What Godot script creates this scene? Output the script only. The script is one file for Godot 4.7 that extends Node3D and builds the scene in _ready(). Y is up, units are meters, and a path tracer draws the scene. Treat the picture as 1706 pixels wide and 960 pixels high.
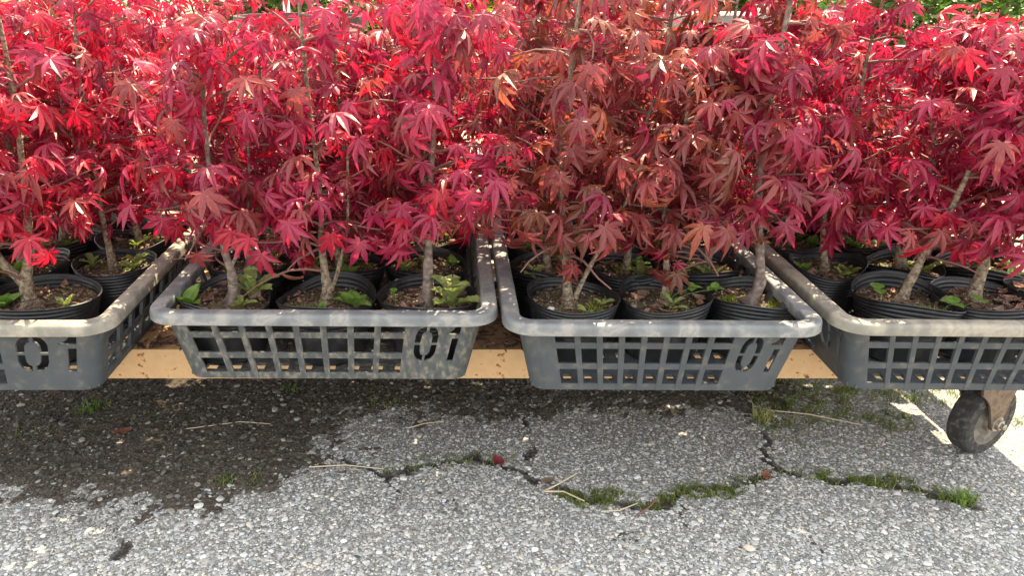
extends Node3D

# ------------------------------------------------------------------ mesh collecting
class Shape:
	var v := PackedVector3Array()
	var n := PackedVector3Array()
	var u := PackedVector2Array()
	var c := PackedColorArray()
	var col := Color.WHITE
	# smooth triangle: turned so that its front agrees with the given normals
	func tri(a: Vector3, b: Vector3, d: Vector3, na: Vector3, nb: Vector3, nd: Vector3, ua := Vector2.ZERO, ub := Vector2.ZERO, ud := Vector2.ZERO) -> void:
		var f := (d - a).cross(b - a)
		if f.dot(na + nb + nd) < 0.0:
			v.append(a); v.append(d); v.append(b)
			n.append(na); n.append(nd); n.append(nb)
			u.append(ua); u.append(ud); u.append(ub)
		else:
			v.append(a); v.append(b); v.append(d)
			n.append(na); n.append(nb); n.append(nd)
			u.append(ua); u.append(ub); u.append(ud)
		c.append(col); c.append(col); c.append(col)
	# flat triangle whose front faces the side that "out" points to
	func flat(a: Vector3, b: Vector3, d: Vector3, out: Vector3, ua := Vector2.ZERO, ub := Vector2.ZERO, ud := Vector2.ZERO) -> void:
		var f := (d - a).cross(b - a)
		if f.length_squared() < 1e-16:
			return
		f = f.normalized()
		if f.dot(out) < 0.0:
			f = -f
		tri(a, b, d, f, f, f, ua, ub, ud)
	func quad(a: Vector3, b: Vector3, d: Vector3, e: Vector3, out: Vector3) -> void:
		flat(a, b, d, out)
		flat(a, d, e, out)
	# six faced block: p[0..3] one face, p[4..7] the opposite one
	func block(p: Array) -> void:
		var m := Vector3.ZERO
		for q in p:
			m += q
		m /= 8.0
		for f in [[0, 1, 2, 3], [4, 5, 6, 7], [0, 1, 5, 4], [1, 2, 6, 5], [2, 3, 7, 6], [3, 0, 4, 7]]:
			var w: Vector3 = (p[f[0]] + p[f[1]] + p[f[2]] + p[f[3]]) / 4.0 - m
			quad(p[f[0]], p[f[1]], p[f[2]], p[f[3]], w)
	func box(lo: Vector3, hi: Vector3) -> void:
		block([Vector3(lo.x, lo.y, lo.z), Vector3(hi.x, lo.y, lo.z), Vector3(hi.x, lo.y, hi.z), Vector3(lo.x, lo.y, hi.z), Vector3(lo.x, hi.y, lo.z), Vector3(hi.x, hi.y, lo.z), Vector3(hi.x, hi.y, hi.z), Vector3(lo.x, hi.y, hi.z)])
	func tube(pts: Array, radii: Array, sides: int, rough := 0.0, key := 0.0) -> void:
		var rings := []
		var cent := []
		var side := Vector3.RIGHT
		var along := 0.0
		for i in pts.size():
			var d: Vector3 = (pts[mini(i + 1, pts.size() - 1)] - pts[maxi(i - 1, 0)]).normalized()
			side = (side - d * side.dot(d))
			if side.length() < 0.01:
				side = d.cross(Vector3(0.3, 0.2, 0.9))
			side = side.normalized()
			var other := d.cross(side)
			var ring := []
			for k in sides:
				var a := TAU * k / sides
				var w := 1.0 + rough * (sin(a * 3.0 + i * 1.7 + key) * 0.6 + sin(a * 5.0 - i * 2.3 + key * 2.0) * 0.4)
				ring.append((side * cos(a) + other * sin(a)) * (radii[i] * w))
			rings.append(ring)
			cent.append(pts[i])
		for i in pts.size() - 1:
			var len: float = (cent[i + 1] - cent[i]).length()
			for k in sides:
				var k2 := (k + 1) % sides
				var a: Vector3 = rings[i][k]; var b: Vector3 = rings[i][k2]
				var d: Vector3 = rings[i + 1][k2]; var e: Vector3 = rings[i + 1][k]
				var ua := Vector2(float(k) / sides, along * 10.0); var ub := Vector2(float(k + 1) / sides, along * 10.0)
				var ud := Vector2(float(k + 1) / sides, (along + len) * 10.0); var ue := Vector2(float(k) / sides, (along + len) * 10.0)
				tri(cent[i] + a, cent[i] + b, cent[i + 1] + d, a.normalized(), b.normalized(), d.normalized(), ua, ub, ud)
				tri(cent[i] + a, cent[i + 1] + d, cent[i + 1] + e, a.normalized(), d.normalized(), e.normalized(), ua, ud, ue)
			along += len
		for end in [0, pts.size() - 1]:
			var out: Vector3 = cent[end] - cent[1 if end == 0 else end - 1]
			for k in sides:
				flat(cent[end], cent[end] + rings[end][k], cent[end] + rings[end][(k + 1) % sides], out)
	# turned profile of (radius, height) points around y
	func lathe(prof: Array, seg: int, at := Transform3D()) -> void:
		for i in prof.size() - 1:
			var p: Vector2 = prof[i]; var q: Vector2 = prof[i + 1]
			var nn := Vector2(q.y - p.y, p.x - q.x).normalized()
			for k in seg:
				var a := TAU * k / seg; var b := TAU * (k + 1) / seg
				var ca := Vector3(cos(a), 0, sin(a)); var cb := Vector3(cos(b), 0, sin(b))
				var na := at.basis * (ca * nn.x + Vector3.UP * nn.y); var nb := at.basis * (cb * nn.x + Vector3.UP * nn.y)
				var A := at * (ca * p.x + Vector3.UP * p.y); var B := at * (cb * p.x + Vector3.UP * p.y)
				var D := at * (cb * q.x + Vector3.UP * q.y); var E := at * (ca * q.x + Vector3.UP * q.y)
				if p.x > 1e-6:
					tri(A, B, D, na, nb, nb)
				if q.x > 1e-6:
					tri(A, D, E, na, nb, na)
	func made() -> ArrayMesh:
		var arr := []
		arr.resize(Mesh.ARRAY_MAX)
		arr[Mesh.ARRAY_VERTEX] = v
		arr[Mesh.ARRAY_NORMAL] = n
		arr[Mesh.ARRAY_TEX_UV] = u
		arr[Mesh.ARRAY_COLOR] = c
		var m := ArrayMesh.new()
		m.add_surface_from_arrays(Mesh.PRIMITIVE_TRIANGLES, arr)
		return m

var rng := RandomNumberGenerator.new()
var M := {}
var used := {}
var noise := FastNoiseLite.new()
var noise2 := FastNoiseLite.new()
var leaf_meshes := []
var leaf_mats := []
var pots := []
var soils := []
var litters := []
var weed_leaf: ArrayMesh
var lobed_leaf: ArrayMesh
var moss_meshes := []
var skeletons := []

func rf(a: float, b: float) -> float:
	return rng.randf_range(a, b)

func lin(r: float, g: float, b: float) -> Color:
	return Color(r, g, b).linear_to_srgb()

func mat(called: String, color: Color, rough := 0.8, metal := 0.0) -> StandardMaterial3D:
	var m := StandardMaterial3D.new()
	m.resource_name = called
	m.albedo_color = color
	m.roughness = rough
	m.metallic = metal
	M[called] = m
	return m

func speckle(seed_: int, freq: float, ramp: Array, kind := FastNoiseLite.TYPE_SIMPLEX, octaves := 4, size := 256) -> NoiseTexture2D:
	var f := FastNoiseLite.new()
	f.seed = seed_
	f.noise_type = kind
	f.frequency = freq
	f.fractal_octaves = octaves
	var t := NoiseTexture2D.new()
	t.width = size
	t.height = size
	t.seamless = true
	t.noise = f
	var g := Gradient.new()
	var offs := PackedFloat32Array()
	var cols := PackedColorArray()
	for r in ramp:
		offs.append(r[0])
		cols.append(r[1])
	g.offsets = offs
	g.colors = cols
	t.color_ramp = g
	return t

func grey_noise(seed_: int, freq: float, octaves := 4, size := 256) -> NoiseTexture2D:
	return speckle(seed_, freq, [[0.0, Color.BLACK], [1.0, Color.WHITE]], FastNoiseLite.TYPE_SIMPLEX, octaves, size)

func triplanar(m: StandardMaterial3D, t: Texture2D, scale: float, world := false) -> void:
	m.albedo_texture = t
	m.uv1_triplanar = true
	m.uv1_world_triplanar = world
	m.uv1_scale = Vector3(scale, scale, scale)

func relief(m: StandardMaterial3D, t: Texture2D, cm: float) -> void:
	m.heightmap_enabled = true
	m.heightmap_texture = t
	m.heightmap_scale = cm

# ------------------------------------------------------------------ nodes
func numbered(called: String) -> String:
	var k: int = used.get(called, 0)
	used[called] = k + 1
	return called if k == 0 else "%s_%03d" % [called, k]

func thing(called: String, label: String, category: String, at := Vector3.ZERO, turn := 0.0, group := "") -> Node3D:
	var o := Node3D.new()
	o.name = numbered(called)
	add_child(o)
	o.position = at
	o.rotation.y = turn
	tag(o, label, category, group)
	return o

func tag(o: Node, label: String, category: String, group := "", kind := "") -> void:
	o.set_meta("label", label)
	o.set_meta("category", category)
	if group != "":
		o.set_meta("group", group)
	if kind != "":
		o.set_meta("kind", kind)

func part(called: String, m: Mesh, material: Material, parent: Node3D, at := Transform3D()) -> MeshInstance3D:
	var o := MeshInstance3D.new()
	o.name = called
	o.mesh = m
	o.material_override = material
	o.transform = at
	parent.add_child(o, true)
	return o

func single(called: String, m: Mesh, material: Material, label: String, category: String, at := Vector3.ZERO, turn := 0.0, group := "", kind := "") -> MeshInstance3D:
	var o := MeshInstance3D.new()
	o.name = numbered(called)
	o.mesh = m
	o.material_override = material
	add_child(o)
	o.position = at
	o.rotation.y = turn
	tag(o, label, category, group, kind)
	return o

# ------------------------------------------------------------------ materials
func make_materials() -> void:
	var g := func(a: float) -> Color: return lin(a, a, a)
	# grey moulded plastic, three amounts of dried mud and dust
	var clean := speckle(11, 0.01, [[0.0, lin(0.046, 0.054, 0.061)], [0.5, lin(0.053, 0.061, 0.068)], [0.68, lin(0.063, 0.069, 0.073)], [0.8, lin(0.084, 0.083, 0.078)], [1.0, lin(0.13, 0.12, 0.1)]], FastNoiseLite.TYPE_SIMPLEX, 8, 1024)
	var muddy := speckle(12, 0.016, [[0.0, lin(0.044, 0.05, 0.055)], [0.4, lin(0.06, 0.066, 0.068)], [0.52, lin(0.075, 0.079, 0.077)], [0.66, lin(0.105, 0.102, 0.088)], [1.0, lin(0.22, 0.195, 0.145)]], FastNoiseLite.TYPE_SIMPLEX, 9, 1024)
	var dusty := speckle(13, 0.006, [[0.0, lin(0.1, 0.108, 0.114)], [0.38, lin(0.15, 0.156, 0.16)], [0.5, lin(0.19, 0.192, 0.19)], [0.6, lin(0.25, 0.24, 0.22)], [0.7, lin(0.18, 0.182, 0.18)], [1.0, lin(0.33, 0.31, 0.27)]], FastNoiseLite.TYPE_SIMPLEX, 8, 1024)
	var sandy := speckle(14, 0.006, [[0.0, lin(0.13, 0.125, 0.112)], [0.38, lin(0.19, 0.178, 0.15)], [0.52, lin(0.25, 0.228, 0.185)], [0.62, lin(0.3, 0.268, 0.21)], [0.75, lin(0.23, 0.21, 0.172)], [1.0, lin(0.36, 0.32, 0.245)]], FastNoiseLite.TYPE_SIMPLEX, 8, 1024)
	var fine := grey_noise(15, 0.05)
	for a in [["plastic_clean", clean, 3.0], ["plastic_muddy", muddy, 3.4], ["rim_dusty", dusty, 3.0], ["rim_sandy", sandy, 3.0]]:
		var m := mat(a[0], Color.WHITE, 0.62)
		triplanar(m, a[1], a[2])
		m.uv1_triplanar_sharpness = 4.0
		relief(m, fine, 0.03)
		if a[0] == "plastic_muddy":
			m.uv1_scale = Vector3(5.0, 2.8, 5.0)
	var pot := mat("pot_plastic", Color.WHITE, 0.42)
	triplanar(pot, speckle(16, 0.02, [[0.0, lin(0.009, 0.01, 0.012)], [0.6, lin(0.014, 0.015, 0.018)], [0.8, lin(0.03, 0.03, 0.03)], [1.0, lin(0.07, 0.065, 0.055)]], FastNoiseLite.TYPE_SIMPLEX, 5), 5.0)
	var soil := mat("soil", Color.WHITE, 0.95)
	triplanar(soil, speckle(17, 0.09, [[0.0, lin(0.035, 0.022, 0.015)], [0.45, lin(0.085, 0.056, 0.037)], [0.62, lin(0.16, 0.105, 0.066)], [0.72, lin(0.1, 0.1, 0.035)], [1.0, lin(0.27, 0.21, 0.15)]], FastNoiseLite.TYPE_SIMPLEX, 3), 8.0)
	relief(soil, grey_noise(18, 0.1), 0.25)
	var lit := mat("litter", Color.WHITE, 0.9)
	lit.vertex_color_use_as_albedo = true
	var bark := mat("bark", Color.WHITE, 0.85)
	triplanar(bark, speckle(19, 0.05, [[0.0, lin(0.05, 0.035, 0.024)], [0.42, lin(0.16, 0.115, 0.074)], [0.58, lin(0.24, 0.185, 0.125)], [1.0, lin(0.36, 0.3, 0.22)]], FastNoiseLite.TYPE_SIMPLEX, 5), 9.0)
	relief(bark, grey_noise(20, 0.06), 0.3)
	var grey_bark := mat("grey_bark", Color.WHITE, 0.8)
	triplanar(grey_bark, speckle(21, 0.04, [[0.0, lin(0.07, 0.05, 0.04)], [0.5, lin(0.16, 0.12, 0.1)], [1.0, lin(0.32, 0.27, 0.22)]], FastNoiseLite.TYPE_SIMPLEX, 5), 9.0)
	relief(grey_bark, grey_noise(22, 0.06), 0.08)
	var twig := mat("twig", lin(0.17, 0.085, 0.07), 0.7)
	twig.metallic_specular = 0.4
	# painted steel of the trolley with rust specks
	var paint := mat("tan_paint", Color.WHITE, 0.5)
	triplanar(paint, speckle(23, 0.02, [[0.0, lin(0.46, 0.285, 0.135)], [0.72, lin(0.51, 0.325, 0.16)], [0.83, lin(0.42, 0.22, 0.085)], [0.87, lin(0.16, 0.06, 0.025)], [1.0, lin(0.07, 0.028, 0.015)]], FastNoiseLite.TYPE_SIMPLEX, 6, 512), 4.0)
	var rust := mat("rust", Color.WHITE, 0.85)
	triplanar(rust, speckle(24, 0.02, [[0.0, lin(0.05, 0.025, 0.016)], [0.5, lin(0.12, 0.055, 0.03)], [0.75, lin(0.2, 0.1, 0.05)], [1.0, lin(0.3, 0.18, 0.1)]], FastNoiseLite.TYPE_SIMPLEX, 6), 4.0)
	relief(rust, fine, 0.05)
	var fork := mat("rusty_steel", Color.WHITE, 0.6, 0.25)
	triplanar(fork, speckle(25, 0.014, [[0.0, lin(0.08, 0.05, 0.033)], [0.4, lin(0.13, 0.088, 0.058)], [0.6, lin(0.18, 0.13, 0.09)], [0.75, lin(0.115, 0.065, 0.04)], [1.0, lin(0.07, 0.035, 0.02)]], FastNoiseLite.TYPE_SIMPLEX, 8, 512), 4.0)
	relief(fork, fine, 0.04)
	var steel := mat("worn_steel", Color.WHITE, 0.45, 0.6)
	triplanar(steel, speckle(26, 0.03, [[0.0, lin(0.2, 0.16, 0.12)], [0.6, lin(0.38, 0.34, 0.28)], [1.0, lin(0.5, 0.46, 0.4)]]), 10.0)
	var tyre := mat("tyre_rubber", Color.WHITE, 0.8)
	triplanar(tyre, speckle(27, 0.03, [[0.0, lin(0.012, 0.012, 0.012)], [0.5, lin(0.025, 0.024, 0.023)], [0.75, lin(0.06, 0.056, 0.05)], [1.0, lin(0.14, 0.13, 0.11)]], FastNoiseLite.TYPE_SIMPLEX, 5), 9.0)
	var hub := mat("wheel_hub", Color.WHITE, 0.7)
	triplanar(hub, speckle(28, 0.02, [[0.0, lin(0.06, 0.052, 0.045)], [0.5, lin(0.12, 0.105, 0.085)], [1.0, lin(0.24, 0.2, 0.15)]], FastNoiseLite.TYPE_SIMPLEX, 5), 9.0)
	# ground
	var asphalt := mat("asphalt", Color.WHITE, 0.92)
	asphalt.vertex_color_use_as_albedo = true
	triplanar(asphalt, speckle(29, 0.09, [[0.0, g.call(0.3)], [0.4, g.call(0.62)], [0.6, g.call(0.85)], [1.0, g.call(1.0)]], FastNoiseLite.TYPE_SIMPLEX, 3, 512), 3.0, true)
	relief(asphalt, grey_noise(30, 0.12, 3, 512), 0.2)
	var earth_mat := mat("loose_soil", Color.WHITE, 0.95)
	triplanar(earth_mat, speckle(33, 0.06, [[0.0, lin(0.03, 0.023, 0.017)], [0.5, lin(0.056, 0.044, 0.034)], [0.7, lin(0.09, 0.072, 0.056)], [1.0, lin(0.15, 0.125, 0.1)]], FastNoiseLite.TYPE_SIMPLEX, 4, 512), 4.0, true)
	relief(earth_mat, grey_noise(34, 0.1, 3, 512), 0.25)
	var stone := mat("aggregate", Color.WHITE, 0.75)
	stone.vertex_color_use_as_albedo = true
	var grass := mat("grass_blade", Color.WHITE, 0.6)
	grass.vertex_color_use_as_albedo = true
	grass.backlight_enabled = true
	grass.backlight = Color(0.8, 0.9, 0.5)
	var green := mat("weed_green", Color.WHITE, 0.55)
	green.vertex_color_use_as_albedo = true
	green.backlight_enabled = true
	green.backlight = Color(0.75, 0.85, 0.45)
	var straw := mat("dry_straw", lin(0.48, 0.4, 0.27), 0.75)
	straw.metallic_specular = 0.3
	var wood := mat("weathered_wood", Color.WHITE, 0.85)
	triplanar(wood, speckle(31, 0.02, [[0.0, lin(0.13, 0.125, 0.115)], [0.5, lin(0.2, 0.19, 0.175)], [1.0, lin(0.3, 0.285, 0.26)]], FastNoiseLite.TYPE_SIMPLEX, 5), 2.0)
	var brown := mat("brown_tub", Color.WHITE, 0.6)
	triplanar(brown, speckle(32, 0.02, [[0.0, lin(0.03, 0.016, 0.012)], [0.6, lin(0.05, 0.028, 0.021)], [1.0, lin(0.08, 0.05, 0.04)]]), 2.0)
	mat("white_label", lin(0.78, 0.78, 0.76), 0.5)
	mat("black_tray", lin(0.012, 0.012, 0.014), 0.5)
	mat("pale_twig", lin(0.42, 0.36, 0.28), 0.8)
	mat("grey_pole", lin(0.2, 0.22, 0.21), 0.55)
	var hedge := mat("hedge_leaf", Color.WHITE, 0.45)
	hedge.vertex_color_use_as_albedo = true
	hedge.backlight_enabled = true
	hedge.backlight = Color(0.7, 0.85, 0.4)

# maple leaf colours: [face, veins, passing light]
const HUES := [
	[Vector3(0.44, 0.008, 0.036), Vector3(0.46, 0.05, 0.07)],      # 0 vivid red
	[Vector3(0.33, 0.011, 0.052), Vector3(0.38, 0.055, 0.08)],     # 1 crimson
	[Vector3(0.25, 0.012, 0.05), Vector3(0.27, 0.05, 0.068)],    # 2 dark crimson
	[Vector3(0.36, 0.018, 0.074), Vector3(0.41, 0.07, 0.1)],       # 3 rose
	[Vector3(0.235, 0.046, 0.046), Vector3(0.33, 0.09, 0.085)],     # 4 bronze
	[Vector3(0.35, 0.085, 0.046), Vector3(0.42, 0.16, 0.085)],    # 5 orange brown
	[Vector3(0.18, 0.058, 0.034), Vector3(0.28, 0.12, 0.08)],     # 6 olive brown
	[Vector3(0.3, 0.05, 0.052), Vector3(0.37, 0.09, 0.09)],      # 7 brick
]
const LOBES := [0.0, 0.66, -0.66, 1.33, -1.33, 2.1, -2.1]
const LENS := [1.0, 0.94, 0.94, 0.72, 0.72, 0.4, 0.4]

func make_leaves() -> void:
	var size := 128
	var vein := PackedFloat32Array()
	vein.resize(size * size)
	for y in size:
		for x in size:
			var p := Vector2((x + 0.5) / size - 0.5, (y + 0.5) / size - 0.5) * 2.2
			var best := 9.0
			for i in 7:
				var d := Vector2(sin(LOBES[i]), cos(LOBES[i]))
				var t := p.dot(d)
				if t > -0.02 and t < LENS[i]:
					var o := absf(p.cross(d))
					best = minf(best, o * (1.0 + t * 0.6))
					# side veins
					var s := fposmod(t - o * 1.1, 0.13)
					if o < 0.2 * LENS[i] and s < 0.022 and t > 0.25:
						best = minf(best, 0.024)
			vein[y * size + x] = clampf(1.0 - best / 0.032, 0.0, 1.0)
	for h in HUES.size():
		var im := Image.create(size, size, false, Image.FORMAT_RGB8)
		var face: Vector3 = HUES[h][0]
		var rib: Vector3 = HUES[h][1]
		for y in size:
			for x in size:
				var k := 1.0 + 0.4 * noise.get_noise_2d(x * 6.0 + h * 300.0, y * 6.0)
				var c: Vector3 = (face * k).lerp(rib, vein[y * size + x] * 0.55)
				im.set_pixel(x, y, lin(c.x, c.y, c.z))
		var m := mat("maple_leaf_%d" % h, Color.WHITE, 0.38)
		m.albedo_texture = ImageTexture.create_from_image(im)
		m.metallic_specular = 0.57
		m.backlight_enabled = true
		m.backlight = Color(1.0, 0.93, 0.9)
		leaf_mats.append(m)
	for k in 16:
		leaf_meshes.append(maple_leaf())

func maple_leaf() -> ArrayMesh:
	var s := Shape.new()
	var droop := rf(0.05, 0.95)
	var fold := rf(0.25, 0.7)
	var hang := rf(0.5, 1.4)
	var stem := rf(0.55, 0.95)
	var twist := rf(-0.25, 0.25)
	var ang := []
	var lens := []
	for i in 7:
		ang.append(LOBES[i] + rf(-0.06, 0.06))
		lens.append(LENS[i] * rf(0.88, 1.08))
	var order := [6, 4, 2, 0, 1, 3, 5]  # round the leaf, from one base lobe to the other
	var end := Vector3(0, rf(0.02, 0.16), stem)
	var turn := Basis(Vector3.RIGHT, hang) * Basis(Vector3.FORWARD, twist)
	var curls := []
	for i in 7:
		curls.append(rf(-0.12, 0.2))
	var put := func(p: Vector2, up: float, i: int) -> Vector3:
		var r := p.length()
		return end + turn * Vector3(p.x, -(droop + curls[i]) * r * r + up, p.y)
	for o in 7:
		var i: int = order[o]
		var a: float = ang[i]
		var L: float = lens[i]
		var d := Vector2(sin(a), cos(a))
		var q := Vector2(d.y, -d.x)
		var sinus := []
		for sd in [-1, 1]:
			var j: int = o + sd
			if j < 0 or j > 6:
				var b: float = a + sd * 0.5
				sinus.append(Vector2(sin(b), cos(b)) * 0.16)
			else:
				var b2: float = (a + ang[order[j]]) / 2.0
				var near := minf(L, lens[order[j]])
				sinus.append(Vector2(sin(b2), cos(b2)) * (0.14 + 0.19 * near))
		var lift := fold * 0.16 * L
		var c0: Vector3 = put.call(Vector2.ZERO, 0.0, i)
		var m1: Vector3 = put.call(d * 0.34 * L, -lift * 0.2, i)
		var m2: Vector3 = put.call(d * 0.6 * L, -lift * 0.3, i)
		var m3: Vector3 = put.call(d * 0.82 * L, -lift * 0.2, i)
		var tip: Vector3 = put.call(d * L, 0.0, i)
		var U := func(p: Vector2) -> Vector2: return Vector2(p.x / 2.2 + 0.5, p.y / 2.2 + 0.5)
		var uc: Vector2 = U.call(Vector2.ZERO); var u1: Vector2 = U.call(d * 0.34 * L); var u2: Vector2 = U.call(d * 0.6 * L)
		var u3: Vector2 = U.call(d * 0.82 * L); var ut: Vector2 = U.call(d * L)
		for k in 2:
			var sg := -1.0 if k == 0 else 1.0
			var e1: Vector2 = sinus[k]
			var e2 := d * 0.56 * L + q * (sg * 0.136 * L)
			var e3 := d * 0.79 * L + q * (sg * 0.072 * L)
			var E1: Vector3 = put.call(e1, lift * 0.5, i)
			var E2: Vector3 = put.call(e2, lift * 0.8, i)
			var E3: Vector3 = put.call(e3, lift * 0.4, i)
			var ue1: Vector2 = U.call(e1); var ue2: Vector2 = U.call(e2); var ue3: Vector2 = U.call(e3)
			var up := turn * Vector3.UP
			s.flat(c0, m1, E1, up, uc, u1, ue1)
			s.flat(m1, m2, E2, up, u1, u2, ue2)
			s.flat(m1, E2, E1, up, u1, ue2, ue1)
			s.flat(m2, m3, E3, up, u2, u3, ue3)
			s.flat(m2, E3, E2, up, u2, ue3, ue2)
			s.flat(m3, tip, E3, up, u3, ut, ue3)
	# leaf stalk
	var mid := Vector3(rf(-0.05, 0.05), end.y * 0.5 + 0.05, stem * 0.5)
	s.tube([Vector3.ZERO, mid, end], [0.022, 0.017, 0.015], 3)
	for k in range(s.u.size() - 42, s.u.size()):
		if k >= 0 and s.u[k].y > 1.0 or s.u[k] == Vector2.ZERO:
			s.u[k] = Vector2(0.5, 0.5)
	return s.made()

# ------------------------------------------------------------------ pots
func make_pots() -> void:
	for k in 7:
		var s := Shape.new()
		var seg := 44
		var a2 := rf(0.03, 0.1); var p2 := rf(0, TAU); var a3 := rf(0.01, 0.05); var p3 := rf(0, TAU)
		var wave := rf(0.002, 0.008); var pw := rf(0, TAU)
		var prof := []  # radius, height, share of rim deformation
		prof.append(Vector3(0.0, 0.0, 0)); prof.append(Vector3(0.044, 0.0, 0)); prof.append(Vector3(0.047, 0.004, 0))
		prof.append(Vector3(0.053, 0.04, 0.3))
		for r in 7:
			var y := 0.046 + r * 0.0052
			var rr := 0.0537 + r * 0.0011
			prof.append(Vector3(rr, y, 0.35 + r * 0.1))
			prof.append(Vector3(rr + 0.0012, y + 0.0016, 0.35 + r * 0.1))
			prof.append(Vector3(rr + 0.0012, y + 0.003, 0.35 + r * 0.1))
			prof.append(Vector3(rr + 0.0002, y + 0.0046, 0.35 + r * 0.1))
		prof.append(Vector3(0.0625, 0.0835, 1.0)); prof.append(Vector3(0.0632, 0.0845, 1.0)); prof.append(Vector3(0.0622, 0.0855, 1.0)); prof.append(Vector3(0.0612, 0.0845, 1.0))
		for r in 5:
			var y := 0.081 - r * 0.0052
			prof.append(Vector3(0.0605 - r * 0.0011, y, 0.95 - r * 0.1))
			prof.append(Vector3(0.0593 - r * 0.0011, y - 0.0025, 0.92 - r * 0.1))
		prof.append(Vector3(0.053, 0.05, 0.4))
		var rows := []
		for p in prof:
			var row := []
			for i in seg:
				var a := TAU * i / seg
				var f: float = 1.0 + p.z * (a2 * cos(2 * a + p2) + a3 * cos(3 * a + p3))
				row.append(Vector3(cos(a) * p.x * f, p.y + p.z * p.z * wave * sin(2 * a + pw), sin(a) * p.x * f))
			rows.append(row)
		for r in rows.size() - 1:
			for i in seg:
				var j := (i + 1) % seg
				var A: Vector3 = rows[r][i]; var B: Vector3 = rows[r][j]; var D: Vector3 = rows[r + 1][j]; var E: Vector3 = rows[r + 1][i]
				var pn := Vector2(prof[r + 1].y - prof[r].y, prof[r].x - prof[r + 1].x).normalized()
				var ca := Vector3(A.x, 0, A.z).normalized() if r > 0 else Vector3(E.x, 0, E.z).normalized()
				var cb := Vector3(B.x, 0, B.z).normalized() if r > 0 else Vector3(D.x, 0, D.z).normalized()
				var na := (ca * pn.x + Vector3.UP * pn.y).normalized(); var nb := (cb * pn.x + Vector3.UP * pn.y).normalized()
				if r > 0:
					s.tri(A, B, D, na, nb, nb)
				s.tri(A, D, E, na, nb, na)
		pots.append(s.made())
		# earth inside
		var e := Shape.new()
		var grid := []
		for r in 9:
			var row := []
			for i in 28:
				var a := TAU * i / 28
				var rr := 0.0575 * r / 8.0
				var f := 1.0 + (0.7 if r == 8 else 0.5 * r / 8.0) * (a2 * cos(2 * a + p2) + a3 * cos(3 * a + p3))
				var x := cos(a) * rr * f; var z := sin(a) * rr * f
				var y := 0.0685 + 0.004 * (1.0 - r / 8.0) + 0.004 * noise.get_noise_2d(x * 2600.0 + k * 500.0, z * 2600.0) + 0.0022 * noise.get_noise_2d(x * 9000.0, z * 9000.0 + k * 300.0)
				row.append(Vector3(x, y, z))
			grid.append(row)
		for r in 8:
			for i in 28:
				var j := (i + 1) % 28
				e.flat(grid[r][i], grid[r][j], grid[r + 1][j], Vector3.UP)
				e.flat(grid[r][i], grid[r + 1][j], grid[r + 1][i], Vector3.UP)
		soils.append(e.made())
		# crumbs, bark bits, gravel and shreds of dead leaf on the earth
		var t := Shape.new()
		for i in 210:
			var a := rf(0, TAU); var rr := 0.054 * sqrt(rng.randf())
			var at := Vector3(cos(a) * rr, 0.0715 + rf(-0.001, 0.004), sin(a) * rr)
			var pick := rng.randf()
			if pick < 0.5:
				var b := rf(0.03, 0.12)
				t.col = Color(b * 1.5, b, b * 0.7)
				crumb(t, at, Vector3(rf(0.001, 0.0032), rf(0.0008, 0.002), rf(0.001, 0.003)))
			elif pick < 0.72:
				var b2 := rf(0.08, 0.28)
				t.col = Color(b2 * 1.25, b2, b2 * 0.78)
				crumb(t, at, Vector3(rf(0.001, 0.0026), rf(0.0008, 0.002), rf(0.001, 0.0026)))
			elif pick < 0.9:
				var b3 := rf(0.05, 0.2)
				t.col = Color(b3 * 1.5, b3 * 0.85, b3 * 0.55)
				crumb(t, at + Vector3.UP * 0.001, Vector3(rf(0.003, 0.0075), rf(0.0005, 0.0012), rf(0.0012, 0.0035)))
			else:
				var g := rf(0.06, 0.14)
				t.col = Color(g * 0.75, g, g * 0.22)
				crumb(t, at + Vector3.UP * 0.002, Vector3(rf(0.002, 0.004), rf(0.0005, 0.002), rf(0.001, 0.0025)))
		litters.append(t.made())

# an uneven lump with a random turn
func crumb(s: Shape, at: Vector3, half: Vector3) -> void:
	var b := Basis(Vector3.UP, rf(0, TAU)) * Basis(Vector3.RIGHT, rf(-0.5, 0.5)) * Basis(Vector3.BACK, rf(-0.4, 0.4))
	var ring := []
	for i in 5:
		var a := TAU * i / 5 + rf(-0.3, 0.3)
		ring.append(at + b * Vector3(cos(a) * half.x * rf(0.8, 1.1), rf(-0.2, 0.2) * half.y, sin(a) * half.z * rf(0.8, 1.1)))
	var top := at + b * Vector3(rf(-0.3, 0.3) * half.x, half.y, rf(-0.3, 0.3) * half.z)
	var low := at - b * Vector3(0, half.y, 0)
	for i in 5:
		var p: Vector3 = ring[i]; var q: Vector3 = ring[(i + 1) % 5]
		s.flat(p, q, top, (p + q + top) / 3.0 - at)
		s.flat(p, q, low, (p + q + low) / 3.0 - at)

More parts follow.
